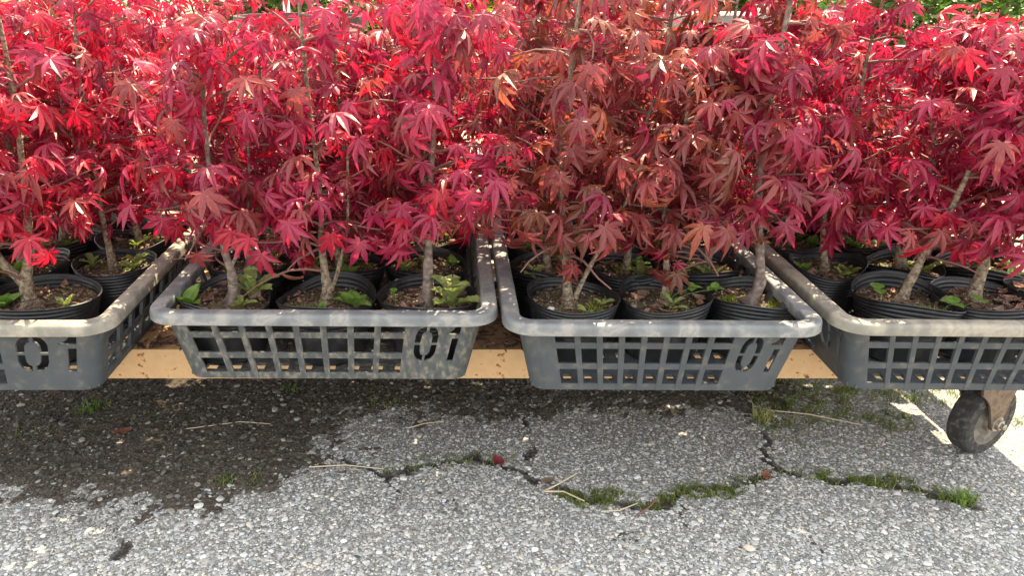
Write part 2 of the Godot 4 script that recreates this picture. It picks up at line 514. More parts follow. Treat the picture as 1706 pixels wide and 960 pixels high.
# ------------------------------------------------------------------ small plants
func make_small_plants() -> void:
	var s := Shape.new()
	s.col = Color(0.14, 0.26, 0.045)
	var rows := []
	for i in 6:
		var t := i / 5.0
		var w := 0.36 * sin(PI * pow(t, 0.8) * 0.96 + 0.06)
		var y := 0.25 * t - 0.35 * t * t
		rows.append([Vector3(-w, y + 0.09, t), Vector3(0, y, t), Vector3(w, y + 0.09, t)])
	for i in 5:
		for k in 2:
			s.col = Color(0.13, 0.24, 0.045).lerp(Color(0.2, 0.3, 0.06), 0.5 * (i % 2))
			s.flat(rows[i][k], rows[i][k + 1], rows[i + 1][k + 1], Vector3.UP)
			s.flat(rows[i][k], rows[i + 1][k + 1], rows[i + 1][k], Vector3.UP)
	weed_leaf = s.made()
	var l := Shape.new()
	for i in 9:
		var t := i / 9.0; var t2 := (i + 1) / 9.0
		var w1 := 0.07 + 0.27 * t * (1.12 - t * 0.5) * (1.0 if i % 2 == 0 else 0.7)
		var w2 := (0.07 + 0.27 * t2 * (1.12 - t2 * 0.5) * (1.0 if i % 2 == 1 else 0.7)) if i < 8 else 0.02
		var y1 := 0.5 * t - 0.55 * t * t; var y2 := 0.5 * t2 - 0.55 * t2 * t2
		for sg in [-1.0, 1.0]:
			l.col = Color(0.19, 0.24, 0.06).lerp(Color(0.3, 0.32, 0.12), rf(0, 1))
			l.flat(Vector3(0, y1, t), Vector3(sg * w1, y1 + 0.1 + rf(-0.04, 0.04), t), Vector3(sg * w2, y2 + 0.1, t2), Vector3.UP)
			l.flat(Vector3(0, y1, t), Vector3(sg * w2, y2 + 0.1, t2), Vector3(0, y2, t2), Vector3.UP)
	lobed_leaf = l.made()
	for k in 3:
		var m := Shape.new()
		for i in 170:
			var a := rf(0, TAU); var r := sqrt(rng.randf()) * 0.014
			var p := Vector3(cos(a) * r, 0.0, sin(a) * r * 0.75)
			var h := rf(0.003, 0.008) * (1.1 - r / 0.02)
			var d := Vector3(rf(-0.5, 0.5), 1, rf(-0.5, 0.5)).normalized() * h
			var sd := Vector3(rf(-1, 1), 0, rf(-1, 1)).normalized() * 0.0009
			m.col = Color(0.16, 0.2, 0.03).lerp(Color(0.34, 0.33, 0.05), rng.randf())
			m.flat(p - sd, p + sd, p + d, sd.cross(d))
		moss_meshes.append(m.made())

func weed(parent: Node3D, at: Vector3, kind: String, count: int, size: float, tilt := 0.5) -> void:
	var w := Node3D.new()
	w.name = "weed"
	w.position = at
	parent.add_child(w, true)
	for i in count:
		var a := TAU * i / count + rf(-0.4, 0.4)
		var sz := size * rf(0.9, 1.4)
		var b := Basis(Vector3.UP, a) * Basis(Vector3.RIGHT, -rf(0.1, tilt) - 0.1)
		part("leaf", lobed_leaf if kind == "lobed" else weed_leaf, M.weed_green, w, Transform3D(b.scaled_local(Vector3(sz, sz, sz)), Vector3.ZERO))

# seedling: thin stalk with round leaves at its end
func seedling(parent: Node3D, at: Vector3, lean: Vector3, leaves: int, size: float) -> void:
	var s := Shape.new()
	s.col = Color(0.16, 0.26, 0.06)
	var top := lean
	s.tube([Vector3.ZERO, lean * 0.5 + Vector3(0, 0.004, 0), top], [0.0008, 0.0007, 0.0006], 4)
	var w := part("weed", s.made(), M.weed_green, parent, Transform3D(Basis(), at))
	for i in leaves:
		var b := Basis(Vector3.UP, TAU * i / leaves + rf(-0.5, 0.5)) * Basis(Vector3.RIGHT, rf(-0.7, 0.1))
		var sz := size * rf(0.8, 1.1)
		part("leaf", weed_leaf, M.weed_green, w, Transform3D(b.scaled_local(Vector3(sz * 1.3, sz, sz)), top))

# ------------------------------------------------------------------ maples
# a skeleton: stems (lists of points and radii), twigs and the places of leaves
func skeleton(stems: Array, spread: float, low: float, count: int) -> Dictionary:
	var out := {"trunk": Shape.new(), "branches": [], "leaves": []}
	var first := true
	for st in stems:
		var pts: Array = st.pts
		var fine := []
		var rad := []
		var n := (pts.size() - 1) * 4
		for i in n + 1:
			var t := float(i) / n * (pts.size() - 1)
			var k := mini(int(t), pts.size() - 2)
			var f := t - k
			var p0: Vector3 = pts[maxi(k - 1, 0)]; var p1: Vector3 = pts[k]; var p2: Vector3 = pts[k + 1]; var p3: Vector3 = pts[mini(k + 2, pts.size() - 1)]
			fine.append(p1.cubic_interpolate(p2, p0, p3, f))
			var share := float(i) / n
			var r: float = lerpf(st.r0, st.r1, pow(share, 0.38))
			if st.get("flare", true):
				r *= 1.0 + 0.75 * exp(-share * n * 0.8)
			if i % 4 == 0 and i > 0 and i < n:
				r *= 1.13
			rad.append(r)
		out.trunk.tube(fine, rad, 10, 0.17, st.r0 * 900.0)
		var nb: int = st.get("branches", count)
		for b in nb:
			var t := low + (0.97 - low) * (b + rf(0.1, 0.9)) / nb
			if not first:
				t = 0.25 + 0.72 * (b + rf(0.1, 0.9)) / nb
			var at: Vector3 = fine[int(t * n)]
			var az: float = b * 2.4 + st.r0 * 1000.0 + rf(-0.4, 0.4)
			var L := spread * rf(0.75, 1.2) * (1.0 - 0.45 * t)
			var dir := Vector3(cos(az), rf(0.25, 0.75), sin(az)).normalized()
			var bp := [at]
			var br := [0.0021]
			var steps := 5
			if b % 3 == 1:
				L *= 0.55
				az = PI / 2.0 + rf(-1.0, 1.0)
				dir = Vector3(cos(az), rf(0.1, 0.6), sin(az)).normalized()
				steps = 3
			for i in steps:
				dir = (dir + Vector3(rf(-0.22, 0.22), rf(-0.28, 0.12), rf(-0.22, 0.22))).normalized()
				bp.append(bp[-1] + dir * (L / steps))
				br.append(0.0021 - 0.0013 * (i + 1) / steps)
			var bs := Shape.new()
			bs.tube(bp, br, 5)
			out.branches.append([bs.made(), at.y])
			var side := dir.cross(Vector3.UP).normalized()
			for i in range(1, steps + 1):
				var d2: Vector3 = (bp[i] - bp[i - 1]).normalized()
				if i == 1 and rng.randf() < 0.35:
					continue
				for sg in [-1.0, 1.0]:
					if rng.randf() < 0.12:
						continue
					var o: Vector3 = (side * sg * rf(0.6, 1.0) + d2 * rf(0.1, 0.9) + Vector3.UP * rf(-0.3, 0.35)).normalized()
					out.leaves.append([bp[i], o])
				side = side.rotated(d2, rf(0.5, 1.5))
			out.leaves.append([bp[steps], (dir + Vector3.UP * 0.1).normalized()])
		# leaves at the tip of the stem
		for i in 5:
			var az2 := i * 1.26 + rf(-0.3, 0.3)
			out.leaves.append([fine[n], Vector3(cos(az2), rf(0.0, 0.7), sin(az2)).normalized()])
		first = false
	out.trunk = out.trunk.made()
	return out

func straight_stem(h: float, r: float) -> Dictionary:
	var a := rf(0, TAU)
	var lean := Vector3(cos(a), 0, sin(a)) * rf(0.0, 0.03)
	var pts := [Vector3.ZERO]
	for i in range(1, 5):
		var t := i / 4.0
		pts.append(lean * t + Vector3(rf(-0.015, 0.015), h * t, rf(-0.015, 0.015)))
	return {"pts": pts, "r0": r, "r1": 0.0017}

func make_skeletons() -> void:
	for k in 9:
		var st := [straight_stem(rf(0.33, 0.39), rf(0.0055, 0.0095))]
		if k % 3 == 1:
			var s2 := straight_stem(rf(0.2, 0.26), 0.004)
			var move := Vector3(rf(-0.02, 0.02), 0.03, rf(-0.02, 0.02))
			for i in s2.pts.size():
				s2.pts[i] += move * (0.3 + i * 0.5)
			s2.branches = 5
			s2.flare = false
			st.append(s2)
		skeletons.append(skeleton(st, 0.132, 0.18, 31))

func potted_maple(at: Vector3, label: String, group: String, hues: Array, skel: Dictionary, opt := {}) -> Node3D:
	var t := thing("potted_maple", label, "potted maple", at, 0.0, group)
	var k: int = opt.get("pot", rng.randi_range(0, pots.size() - 1))
	var sc: float = opt.get("size", 1.0)
	var turn := Basis(Vector3.UP, rf(0, TAU))
	var pot_at := Transform3D(turn.scaled_local(Vector3(sc, 1, sc)), Vector3.ZERO)
	part("pot", pots[k], M.pot_plastic, t, pot_at)
	var soil := part("soil", soils[k], M.soil, t, pot_at)
	var lit := part("litter", litters[k], M.litter, soil)
	lit.set_meta("kind", "stuff")
	var ground := Vector3(opt.get("dx", 0.0), 0.069, opt.get("dz", 0.0))
	var yaw: float = opt.get("yaw", rf(0, TAU))
	var hs: float = opt.get("height", 1.0)
	var tb := Basis(Vector3.UP, yaw).scaled_local(Vector3(1, hs, 1))
	var n_low := 0
	var tr := part("trunk", skel.trunk, opt.get("bark", M.bark), t, Transform3D(tb, ground))
	for b in skel.branches:
		if b[1] * hs > opt.get("bare", 0.05) - 0.035 or n_low < 1:
			part("branch", b[0], M.twig, tr)
			n_low += 1 if b[1] * hs <= opt.get("bare", 0.05) - 0.035 else 0
	var n := 0
	var keep: float = opt.get("keep", 1.0)
	for lf in skel.leaves:
		var p: Vector3 = tb * lf[0] + ground
		if rng.randf() > keep or p.y - ground.y < opt.get("bare", 0.05):
			continue
		var o: Vector3 = (Basis(Vector3.UP, yaw) * lf[1]).normalized()
		var x := Vector3.UP.cross(o).normalized()
		var y := o.cross(x)
		var b := Basis(x, y, o) * Basis(Vector3.BACK, rf(-0.5, 0.5)) * Basis(Vector3.RIGHT, rf(-0.35, 0.4))
		var size: float = 0.0243 * rf(0.62, 1.28) * opt.get("leaf", 1.0)
		n += 1
		var hue: int = hues[rng.randi_range(0, hues.size() - 1)]
		var o2 := part("leaf_%03d" % n if n > 1 else "leaf", leaf_meshes[rng.randi_range(0, leaf_meshes.size() - 1)], leaf_mats[hue], t, Transform3D(b.scaled_local(Vector3(size, size, size)), p))
	return t

# ------------------------------------------------------------------ crates
# a tapering tray with rounded corners; local origin under its middle, front towards +z
class Tray:
	var w: float; var d: float; var h := 0.094; var tap := 0.021; var tapz := 0.013; var rc := 0.02; var th := 0.0032
	func hw(v: float) -> float: return w / 2.0 - 0.017 - tap * (1.0 - v)
	func hd(v: float) -> float: return d / 2.0 - 0.017 - tapz * (1.0 - v)
	# a point of a wall: side 0 front, 1 right, 2 back, 3 left; s from -1 to 1 along its straight run, v from 0 (bottom) to 1
	func at(side: int, s: float, v: float, inward: float) -> Vector3:
		var a := hw(v) - rc; var b := hd(v)
		if side % 2 == 1:
			a = hd(v) - rc; b = hw(v)
		var p := Vector3(s * a, v * h, b - inward)
		return Basis(Vector3.UP, side * PI / 2.0) * p
	func piece(side: int, s0: float, s1: float, v0: float, v1: float, extra := 0.0) -> ArrayMesh:
		var q := []
		for inw in [-extra, th + extra]:
			for c in [[s0, v0], [s1, v0], [s1, v1], [s0, v1]]:
				q.append(at(side, c[0], c[1], inw))
		var sh := Shape.new()
		sh.block(q)
		return sh.made()
	func corner(k: int) -> ArrayMesh:
		var sh := Shape.new()
		var n := 7
		var rows := []
		for v in [0.0, 0.5, 1.0]:
			var row := []
			for i in n + 1:
				var a := PI / 2.0 * i / n
				var c := Vector3(hw(v) - rc, v * h, hd(v) - rc)
				if k % 2 == 1:
					c = Vector3(hd(v) - rc, v * h, hw(v) - rc)
				var out := Vector3(sin(a), 0, cos(a))
				var b := Basis(Vector3.UP, k * PI / 2.0)
				row.append([b * (c + out * rc), b * (c + out * (rc - th)), b * (out + Vector3.DOWN * 0.25).normalized()])
			rows.append(row)
		for r in 2:
			for i in n:
				var A = rows[r][i]; var B = rows[r][i + 1]; var D = rows[r + 1][i + 1]; var E = rows[r + 1][i]
				sh.tri(A[0], B[0], D[0], A[2], B[2], D[2]); sh.tri(A[0], D[0], E[0], A[2], D[2], E[2])
				sh.tri(A[1], B[1], D[1], -A[2], -B[2], -D[2]); sh.tri(A[1], D[1], E[1], -A[2], -D[2], -E[2])
		for i in n:
			sh.quad(rows[0][i][0], rows[0][i + 1][0], rows[0][i + 1][1], rows[0][i][1], Vector3.DOWN)
		return sh.made()
	func outline(off: float, y: float) -> Array:
		var out := []
		var a := hw(1.0); var b := hd(1.0)
		for k in 4:
			for i in 9:
				var t := PI / 2.0 * i / 8.0
				var dir := Basis(Vector3.UP, k * PI / 2.0) * Vector3(sin(t), 0, cos(t))
				var cx := (a - rc) * (1.0 if k == 0 or k == 1 else -1.0)
				var cz := (b - rc) * (1.0 if k == 0 or k == 3 else -1.0)
				out.append([Vector3(cx, y, cz) + dir * (rc + off), dir])
		return out
	func rim() -> ArrayMesh:
		var prof := [Vector2(-0.0036, h - 0.006), Vector2(-0.0036, h + 0.0045), Vector2(-0.0028, h + 0.0064), Vector2(-0.001, h + 0.0074), Vector2(0.004, h + 0.0078), Vector2(0.0112, h + 0.0078), Vector2(0.0142, h + 0.0072), Vector2(0.0162, h + 0.0052), Vector2(0.0168, h + 0.0025), Vector2(0.0174, h - 0.0058), Vector2(0.0166, h - 0.0068), Vector2(0.0146, h - 0.0064), Vector2(0.014, h + 0.002), Vector2(0.001, h + 0.003), Vector2(0.0008, h - 0.006)]
		var n := prof.size()
		var nrm := []
		for i in n:
			var p: Vector2 = prof[(i - 1 + n) % n]; var q: Vector2 = prof[(i + 1) % n]
			nrm.append(Vector2(-(q.y - p.y), q.x - p.x).normalized())
		var rings := []
		for p in prof:
			rings.append(outline(p.x, p.y))
		var sh := Shape.new()
		var m: int = rings[0].size()
		for i in n:
			var i2 := (i + 1) % n
			for j in m:
				var j2 := (j + 1) % m
				var A = rings[i][j]; var B = rings[i][j2]; var D = rings[i2][j2]; var E = rings[i2][j]
				var N := func(e: Array, q: Vector2) -> Vector3: return (e[1] * q.x + Vector3.UP * q.y).normalized()
				sh.tri(A[0], B[0], D[0], N.call(A, nrm[i]), N.call(B, nrm[i]), N.call(D, nrm[i2]))
				sh.tri(A[0], D[0], E[0], N.call(A, nrm[i]), N.call(D, nrm[i2]), N.call(E, nrm[i2]))
		return sh.made()
	# panel with the stencilled number cut through it; s runs s0..s1
	func number(side: int, s0: float, s1: float) -> ArrayMesh:
		var holes := []
		var quarter := [Vector2(0, 0.53), Vector2(0, 0.74), Vector2(0.07, 0.87), Vector2(0.2, 0.96), Vector2(0.44, 1.0), Vector2(0.44, 0.84), Vector2(0.34, 0.81), Vector2(0.27, 0.72), Vector2(0.25, 0.53)]
		for fx in [false, true]:
			for fy in [false, true]:
				var poly := PackedVector2Array()
				for q in quarter:
					var e: Vector2 = q
					if fx: e.x = 1.0 - e.x
					if fy: e.y = 1.0 - e.y
					poly.append(Vector2(0.2 + e.x * 0.39, 0.3 + e.y * 0.54))
				holes.append(poly)
		var flag := PackedVector2Array()
		for e in [Vector2(0, 0.79), Vector2(0.04, 0.82), Vector2(0.32, 0.86), Vector2(0.48, 0.92), Vector2(0.56, 1.0), Vector2(1, 1), Vector2(1, 0.78), Vector2(0.3, 0.78)]:
			flag.append(Vector2(0.72 + e.x * 0.22, 0.3 + e.y * 0.54))
		holes.append(flag)
		var stem := PackedVector2Array()
		for e in [Vector2(0.5, 0), Vector2(1, 0), Vector2(1, 0.66), Vector2(0.5, 0.66)]:
			stem.append(Vector2(0.72 + e.x * 0.22, 0.3 + e.y * 0.54))
		holes.append(stem)
		var cuts := [0.0, 0.2 + 0.39 * 0.12, 0.2 + 0.39 * 0.88, 0.72 + 0.22 * 0.75, 1.0]
		var sh := Shape.new()
		var out := Basis(Vector3.UP, side * PI / 2.0) * Vector3(0, -0.25, 1).normalized()
		for c in 4:
			var pieces := [PackedVector2Array([Vector2(cuts[c], 0), Vector2(cuts[c + 1], 0), Vector2(cuts[c + 1], 1), Vector2(cuts[c], 1)])]
			for hole in holes:
				var next := []
				for p in pieces:
					next.append_array(Geometry2D.clip_polygons(p, hole))
				pieces = next
			for p in pieces:
				if Geometry2D.is_polygon_clockwise(p):
					continue
				var idx := Geometry2D.triangulate_polygon(p)
				var F := []; var K := []
				for e in p:
					F.append(at(side, lerpf(s0, s1, e.x), e.y, 0.0)); K.append(at(side, lerpf(s0, s1, e.x), e.y, th))
				for i in range(0, idx.size(), 3):
					sh.flat(F[idx[i]], F[idx[i + 1]], F[idx[i + 2]], out)
					sh.flat(K[idx[i]], K[idx[i + 1]], K[idx[i + 2]], -out)
				var m: int = p.size()
				for i in m:
					var e: Vector2 = p[i]; var f: Vector2 = p[(i + 1) % m]
					var inner := false
					for q in range(1, 4):
						if absf(e.x - cuts[q]) < 1e-4 and absf(f.x - cuts[q]) < 1e-4:
							inner = true
					if not inner:
						var nn := Vector2(f.y - e.y, e.x - f.x)
						var o3 := at(side, lerpf(s0, s1, e.x + nn.x * 0.01), e.y + nn.y * 0.01, 0.0) - at(side, lerpf(s0, s1, e.x), e.y, 0.0)
						sh.quad(F[i], F[(i + 1) % m], K[(i + 1) % m], K[i], o3)
		return sh.made()

# walls: for each side [columns, share of a column that is bar, solid margin before, solid margin after, "number" at "start", "end" or ""]
func crate(label: String, at: Vector3, turn: float, w: float, d: float, walls: Array, plastic: Material, rim_mat: Material) -> Node3D:
	var y := Tray.new()
	y.w = w
	y.d = d
	var o := thing("plastic_crate", label, "crate", at, turn, "nursery crates on the trolley")
	part("rim", y.rim(), rim_mat, o)
	for k in 4:
		part("corner", y.corner(k), plastic, o)
	var lines := [0.0, 0.1, 0.33, 0.42, 0.65, 0.74, 0.985]  # bottom bar, hole, bar, hole, bar, hole
	for side in 4:
		var p: Array = walls[side]
		var wall := Node3D.new()
		wall.name = "wall"
		o.add_child(wall, true)
		var s0: float = -1.0 + p[2]
		var s1: float = 1.0 - p[3]
		if p[2] > 0.0:
			if p[4] == "start":
				part("number_panel", y.number(side, -1.0, s0), plastic, wall)
			else:
				part("margin", y.piece(side, -1.0, s0, 0.0, 0.985), plastic, wall)
		if p[3] > 0.0:
			if p[4] == "end":
				part("number_panel", y.number(side, s1, 1.0), plastic, wall)
			else:
				part("margin", y.piece(side, s1, 1.0, 0.0, 0.985), plastic, wall)
		for r in 3:
			part("bar", y.piece(side, s0, s1, lines[r * 2], lines[r * 2 + 1]), plastic, wall)
		var step: float = (s1 - s0) / p[0]
		for k in range(1, p[0]):
			var m := s0 + k * step
			part("upright", y.piece(side, m - step * p[1] / 2.0, m + step * p[1] / 2.0, 0.0, 0.985, 0.0006), plastic, wall)
	# open floor of crossing ribs
	var f := Shape.new()
	var a := y.hw(0.0) - 0.0085; var b := y.hd(0.0) - 0.0085
	var nx := 11; var nz := 13
	for i in nx + 1:
		var x := -a + 2.0 * a * i / nx
		f.box(Vector3(x - 0.0075, 0.0006, -b), Vector3(x + 0.0075, 0.0052, b))
	for i in nz + 1:
		var z := -b + 2.0 * b * i / nz
		f.box(Vector3(-a, 0.001, z - 0.0075), Vector3(a, 0.0048, z + 0.0075))
	part("floor_lattice", f.made(), plastic, o)
	return o

# ------------------------------------------------------------------ trolley
const DECK := 0.2
func make_trolley() -> void:
	var x0 := -1.3; var x1 := 0.905; var z0 := -1.86; var z1 := -0.962
	var o := thing("nursery_trolley", "low flat steel trolley painted tan, on caster wheels, carrying all the crates", "trolley")
	# angle irons: upright flange and top flange
	var angle := func(a: Vector3, b: Vector3, inward: Vector3) -> ArrayMesh:
		var s := Shape.new()
		var up := Vector3(0, 0.045, 0)
		s.block([a, b, b + inward * 0.004, a + inward * 0.004, a + up, b + up, b + up + inward * 0.004, a + up + inward * 0.004])
		var c := Vector3(0, 0.0405, 0)
		s.block([a + c + inward * 0.0042, b + c + inward * 0.0042, b + c + inward * 0.042, a + c + inward * 0.042, a + up + inward * 0.0042, b + up + inward * 0.0042, b + up + inward * 0.042, a + up + inward * 0.042])
		return s.made()
	var y := DECK - 0.045 - 0.0008
	part("front_beam", angle.call(Vector3(x0, y, z1), Vector3(x1, y, z1), Vector3.FORWARD), M.tan_paint, o)
	part("rear_beam", angle.call(Vector3(x0, y, z0), Vector3(x1, y, z0), Vector3.BACK), M.tan_paint, o)
	part("side_beam", angle.call(Vector3(x1 - 0.0005, y - 0.0006, z0 + 0.005), Vector3(x1 - 0.0005, y - 0.0006, z1 - 0.005), Vector3.LEFT), M.tan_paint, o)
	part("side_beam", angle.call(Vector3(x0 + 0.0005, y - 0.0006, z0 + 0.005), Vector3(x0 + 0.0005, y - 0.0006, z1 - 0.005), Vector3.RIGHT), M.tan_paint, o)
	for cx in [-0.62, -0.14, 0.32]:
		var s := Shape.new()
		s.box(Vector3(cx - 0.018, y + 0.004, z0 + 0.045), Vector3(cx + 0.018, y + 0.036, z1 - 0.045))
		part("cross_beam", s.made(), M.tan_paint, o)
	# slats along the trolley
	var n := 0
	for k in 10:
		var z := z1 - 0.062 - k * 0.087
		var s := Shape.new()
		s.box(Vector3(x0 + 0.05, y + 0.0365, z - 0.024), Vector3(x1 - 0.05, y + 0.0447, z + 0.024))
		part("slat", s.made(), M.rust if k % 3 else M.tan_paint, o)
		n += 1
	# handle posts at the rear left
	for pz in [z0 + 0.03, z0 + 0.46]:
		var s := Shape.new()
		s.box(Vector3(x0 + 0.29, y + 0.045, pz - 0.022), Vector3(x0 + 0.334, 0.95, pz + 0.022))
		if pz < -1.5:
			part("handle_post", s.made(), M.tan_paint, o)
	# casters
	for c in [[Vector3(0.818, 0, -1.018), 0.42], [Vector3(0.845, 0, -1.8), 0.3], [Vector3(-1.22, 0, -1.02), -0.4], [Vector3(-1.22, 0, -1.8), 0.2]]:
		caster(o, c[0], c[1], y)
	# dead leaves and bark shreds lying on the slats between the crates
	var s2 := Shape.new()
	for i in 700:
		var x := [-0.377, 0.072, 0.466, rf(-0.8, 0.85)][rng.randi_range(0, 3)] + rf(-0.05, 0.05) as float
		var k := rng.randi_range(0, 9)
		if rng.randf() < 0.6:
			k = rng.randi_range(0, 2)
		var z := z1 - 0.062 - k * 0.087 + rf(-0.026, 0.026)
		if rng.randf() < 0.3:
			z = z1 - rf(0.004, 0.036)
		var b := rf(0.03, 0.16)
		s2.col = Color(b * 1.6, b * 0.85, b * 0.6)
		crumb(s2, Vector3(x, DECK + rf(0.0, 0.003), z), Vector3(rf(0.004, 0.018), rf(0.0004, 0.0014), rf(0.0012, 0.004)))
	var d := single("deck_litter", s2.made(), M.litter, "brown dead leaves and bark shreds strewn on the trolley slats", "leaf litter", Vector3.ZERO, 0.0, "", "stuff")

func caster(o: Node3D, at: Vector3, turn: float, under: float) -> void:
	var c := Node3D.new()
	c.name = "caster"
	c.transform = Transform3D(Basis(Vector3.UP, turn), at)
	o.add_child(c, true)
	# the wheel's axle runs along local z; the swivel is 25 mm towards -x from the axle
	var R := 0.058
	var f := R / 0.05
	var lay := Transform3D(Basis(Vector3.RIGHT, PI / 2.0).scaled_local(Vector3(f, 1, f)), Vector3(0, R, 0))
	var s := Shape.new()
	s.lathe([Vector2(0.034, -0.0165), Vector2(0.044, -0.0165), Vector2(0.0475, -0.015), Vector2(0.0494, -0.011), Vector2(0.05, -0.005), Vector2(0.05, 0.005), Vector2(0.0494, 0.011), Vector2(0.0475, 0.015), Vector2(0.044, 0.0165), Vector2(0.034, 0.0165)], 48, lay)
	part("tyre", s.made(), M.tyre_rubber, c)
	s = Shape.new()
	s.lathe([Vector2(0.0, -0.0185), Vector2(0.013, -0.0185), Vector2(0.0145, -0.013), Vector2(0.02, -0.0105), Vector2(0.03, -0.0115), Vector2(0.034, -0.0158), Vector2(0.0345, -0.0158)], 40, lay)
	s.lathe([Vector2(0.0345, 0.0158), Vector2(0.034, 0.0158), Vector2(0.03, 0.0115), Vector2(0.02, 0.0105), Vector2(0.0145, 0.013), Vector2(0.013, 0.0185), Vector2(0.0, 0.0185)], 40, lay)
	part("wheel_hub", s.made(), M.wheel_hub, c)
	# fork cheeks: plate outline from the axle up to the swivel plate
	s = Shape.new()
	var edge := []
	for i in 9:
		var a := PI + PI * i / 8.0
		edge.append(Vector2(cos(a) * 0.0125, R + sin(a) * 0.0125))
	edge.append_array([Vector2(0.017, 0.085), Vector2(0.027, 0.112), Vector2(0.028, under - 0.022), Vector2(-0.058, under - 0.022), Vector2(-0.055, 0.117), Vector2(-0.042, 0.108), Vector2(-0.03, 0.095), Vector2(-0.02, 0.075)])
	var poly := PackedVector2Array(edge)
	var idx := Geometry2D.triangulate_polygon(poly)
	for sg in [-1.0, 1.0]:
		var z0: float = sg * 0.0198; var z1: float = sg * 0.0232
		for i in range(0, idx.size(), 3):
			var A := poly[idx[i]]; var B := poly[idx[i + 1]]; var D := poly[idx[i + 2]]
			s.flat(Vector3(A.x, A.y, z1), Vector3(B.x, B.y, z1), Vector3(D.x, D.y, z1), Vector3(0, 0, sg))
			s.flat(Vector3(A.x, A.y, z0), Vector3(B.x, B.y, z0), Vector3(D.x, D.y, z0), Vector3(0, 0, -sg))
		var mid := Vector2(-0.005, 0.09)
		for i in poly.size():
			var A := poly[i]; var B := poly[(i + 1) % poly.size()]
			var out := (A + B) / 2.0 - mid
			s.quad(Vector3(A.x, A.y, z0), Vector3(B.x, B.y, z0), Vector3(B.x, B.y, z1), Vector3(A.x, A.y, z1), Vector3(out.x, out.y, 0))
	s.box(Vector3(-0.058, under - 0.0218, -0.0232), Vector3(0.028, under - 0.0185, 0.0232))
	part("fork", s.made(), M.rusty_steel, c)
	s = Shape.new()
	s.lathe([Vector2(0.0, 0.0), Vector2(0.026, 0.0), Vector2(0.028, 0.004), Vector2(0.028, 0.009), Vector2(0.024, 0.0125), Vector2(0.0, 0.0125)], 28, Transform3D(Basis(), Vector3(-0.015, under - 0.0183, 0)))
	part("swivel", s.made(), M.rusty_steel, c)
	s = Shape.new()
	s.box(Vector3(-0.062, under - 0.0056, -0.04), Vector3(0.032, under - 0.0002, 0.04))
	part("mounting_plate", s.made(), M.tan_paint, c)
	# axle bolt: washers and six-sided nuts
	for sg in [-1.0, 1.0]:
		s = Shape.new()
		var face := Transform3D(Basis(Vector3.RIGHT, sg * PI / 2.0), Vector3(0, R, sg * 0.0233))
		s.lathe([Vector2(0.012, 0.0), Vector2(0.012, 0.0016), Vector2(0.0, 0.0016)], 24, face)
		s.lathe([Vector2(0.0085, 0.0017), Vector2(0.0085, 0.0062), Vector2(0.0072, 0.0074), Vector2(0.0, 0.0074)], 6, face)
		s.lathe([Vector2(0.0045, 0.0075), Vector2(0.0045, 0.0115), Vector2(0.0035, 0.0125), Vector2(0.0, 0.0125)], 16, face)
		part("axle_nut", s.made(), M.worn_steel, c)

# ------------------------------------------------------------------ ground
const SOIL_LEFT := [Vector2(-1.2, -1.3), Vector2(-0.465, -1.3), Vector2(-0.189, -1.22), Vector2(-0.191, -1.102), Vector2(-0.163, -0.999), Vector2(-0.225, -0.938), Vector2(-0.298, -0.883), Vector2(-0.361, -0.885), Vector2(-0.404, -0.85), Vector2(-0.438, -0.88), Vector2(-0.525, -0.9), Vector2(-0.672, -0.92), Vector2(-1.2, -0.92)]
const SOIL_REAR := [Vector2(-0.24, -1.9), Vector2(0.62, -1.9), Vector2(0.64, -1.2), Vector2(0.56, -1.12), Vector2(0.3, -1.14), Vector2(0.1, -1.11), Vector2(-0.22, -1.13)]
const CRACKS := [
	[[-0.191, -1.102], [-0.163, -0.999], [-0.087, -0.953], [-0.066, -0.91], [-0.07, -0.875]],
	[[-0.087, -0.953], [-0.034, -0.975], [0.057, -0.999], [0.125, -0.953], [0.165, -0.917], [0.258, -0.876], [0.301, -0.883], [0.353, -0.917], [0.455, -0.938], [0.502, -0.967], [0.577, -0.938], [0.661, -0.931], [0.734, -0.883]],
	[[0.132, -1.12], [0.14, -1.04], [0.125, -0.953]], [[0.554, -1.12], [0.487, -0.999], [0.496, -0.953]],
	[[-0.163, -0.999], [-0.213, -0.967], [-0.274, -0.924], [-0.41, -0.87], [-0.416, -0.809], [-0.412, -0.781]], [[0.326, -0.883], [0.328, -0.833], [0.322, -0.82]]]
const CRACK_WIDTH := [0.0055, 0.01, 0.0045, 0.006, 0.006, 0.0025]

func crack_depth(p: Vector2) -> float:
	var best := 0.0
	var q := p + Vector2(noise.get_noise_2d(p.x * 900.0, p.y * 900.0), noise.get_noise_2d(p.x * 900.0 + 777.0, p.y * 900.0)) * 0.016
	for i in CRACKS.size():
		var w: float = CRACK_WIDTH[i] * (0.85 + 1.0 * noise2.get_noise_2d(p.x * 700.0, p.y * 700.0 + i * 50.0))
		for k in CRACKS[i].size() - 1:
			var a := Vector2(CRACKS[i][k][0], CRACKS[i][k][1]); var b := Vector2(CRACKS[i][k + 1][0], CRACKS[i][k + 1][1])
			if absf(q.x - (a.x + b.x) / 2.0) > absf(a.x - b.x) / 2.0 + 0.03 or absf(q.y - (a.y + b.y) / 2.0) > absf(a.y - b.y) / 2.0 + 0.03:
				continue
			var ab := b - a
			var t := clampf((q - a).dot(ab) / ab.length_squared(), 0.0, 1.0)
			best = maxf(best, 1.0 - (q - a - ab * t).length() / maxf(w, 0.0008))
	return clampf(best, 0.0, 1.0)

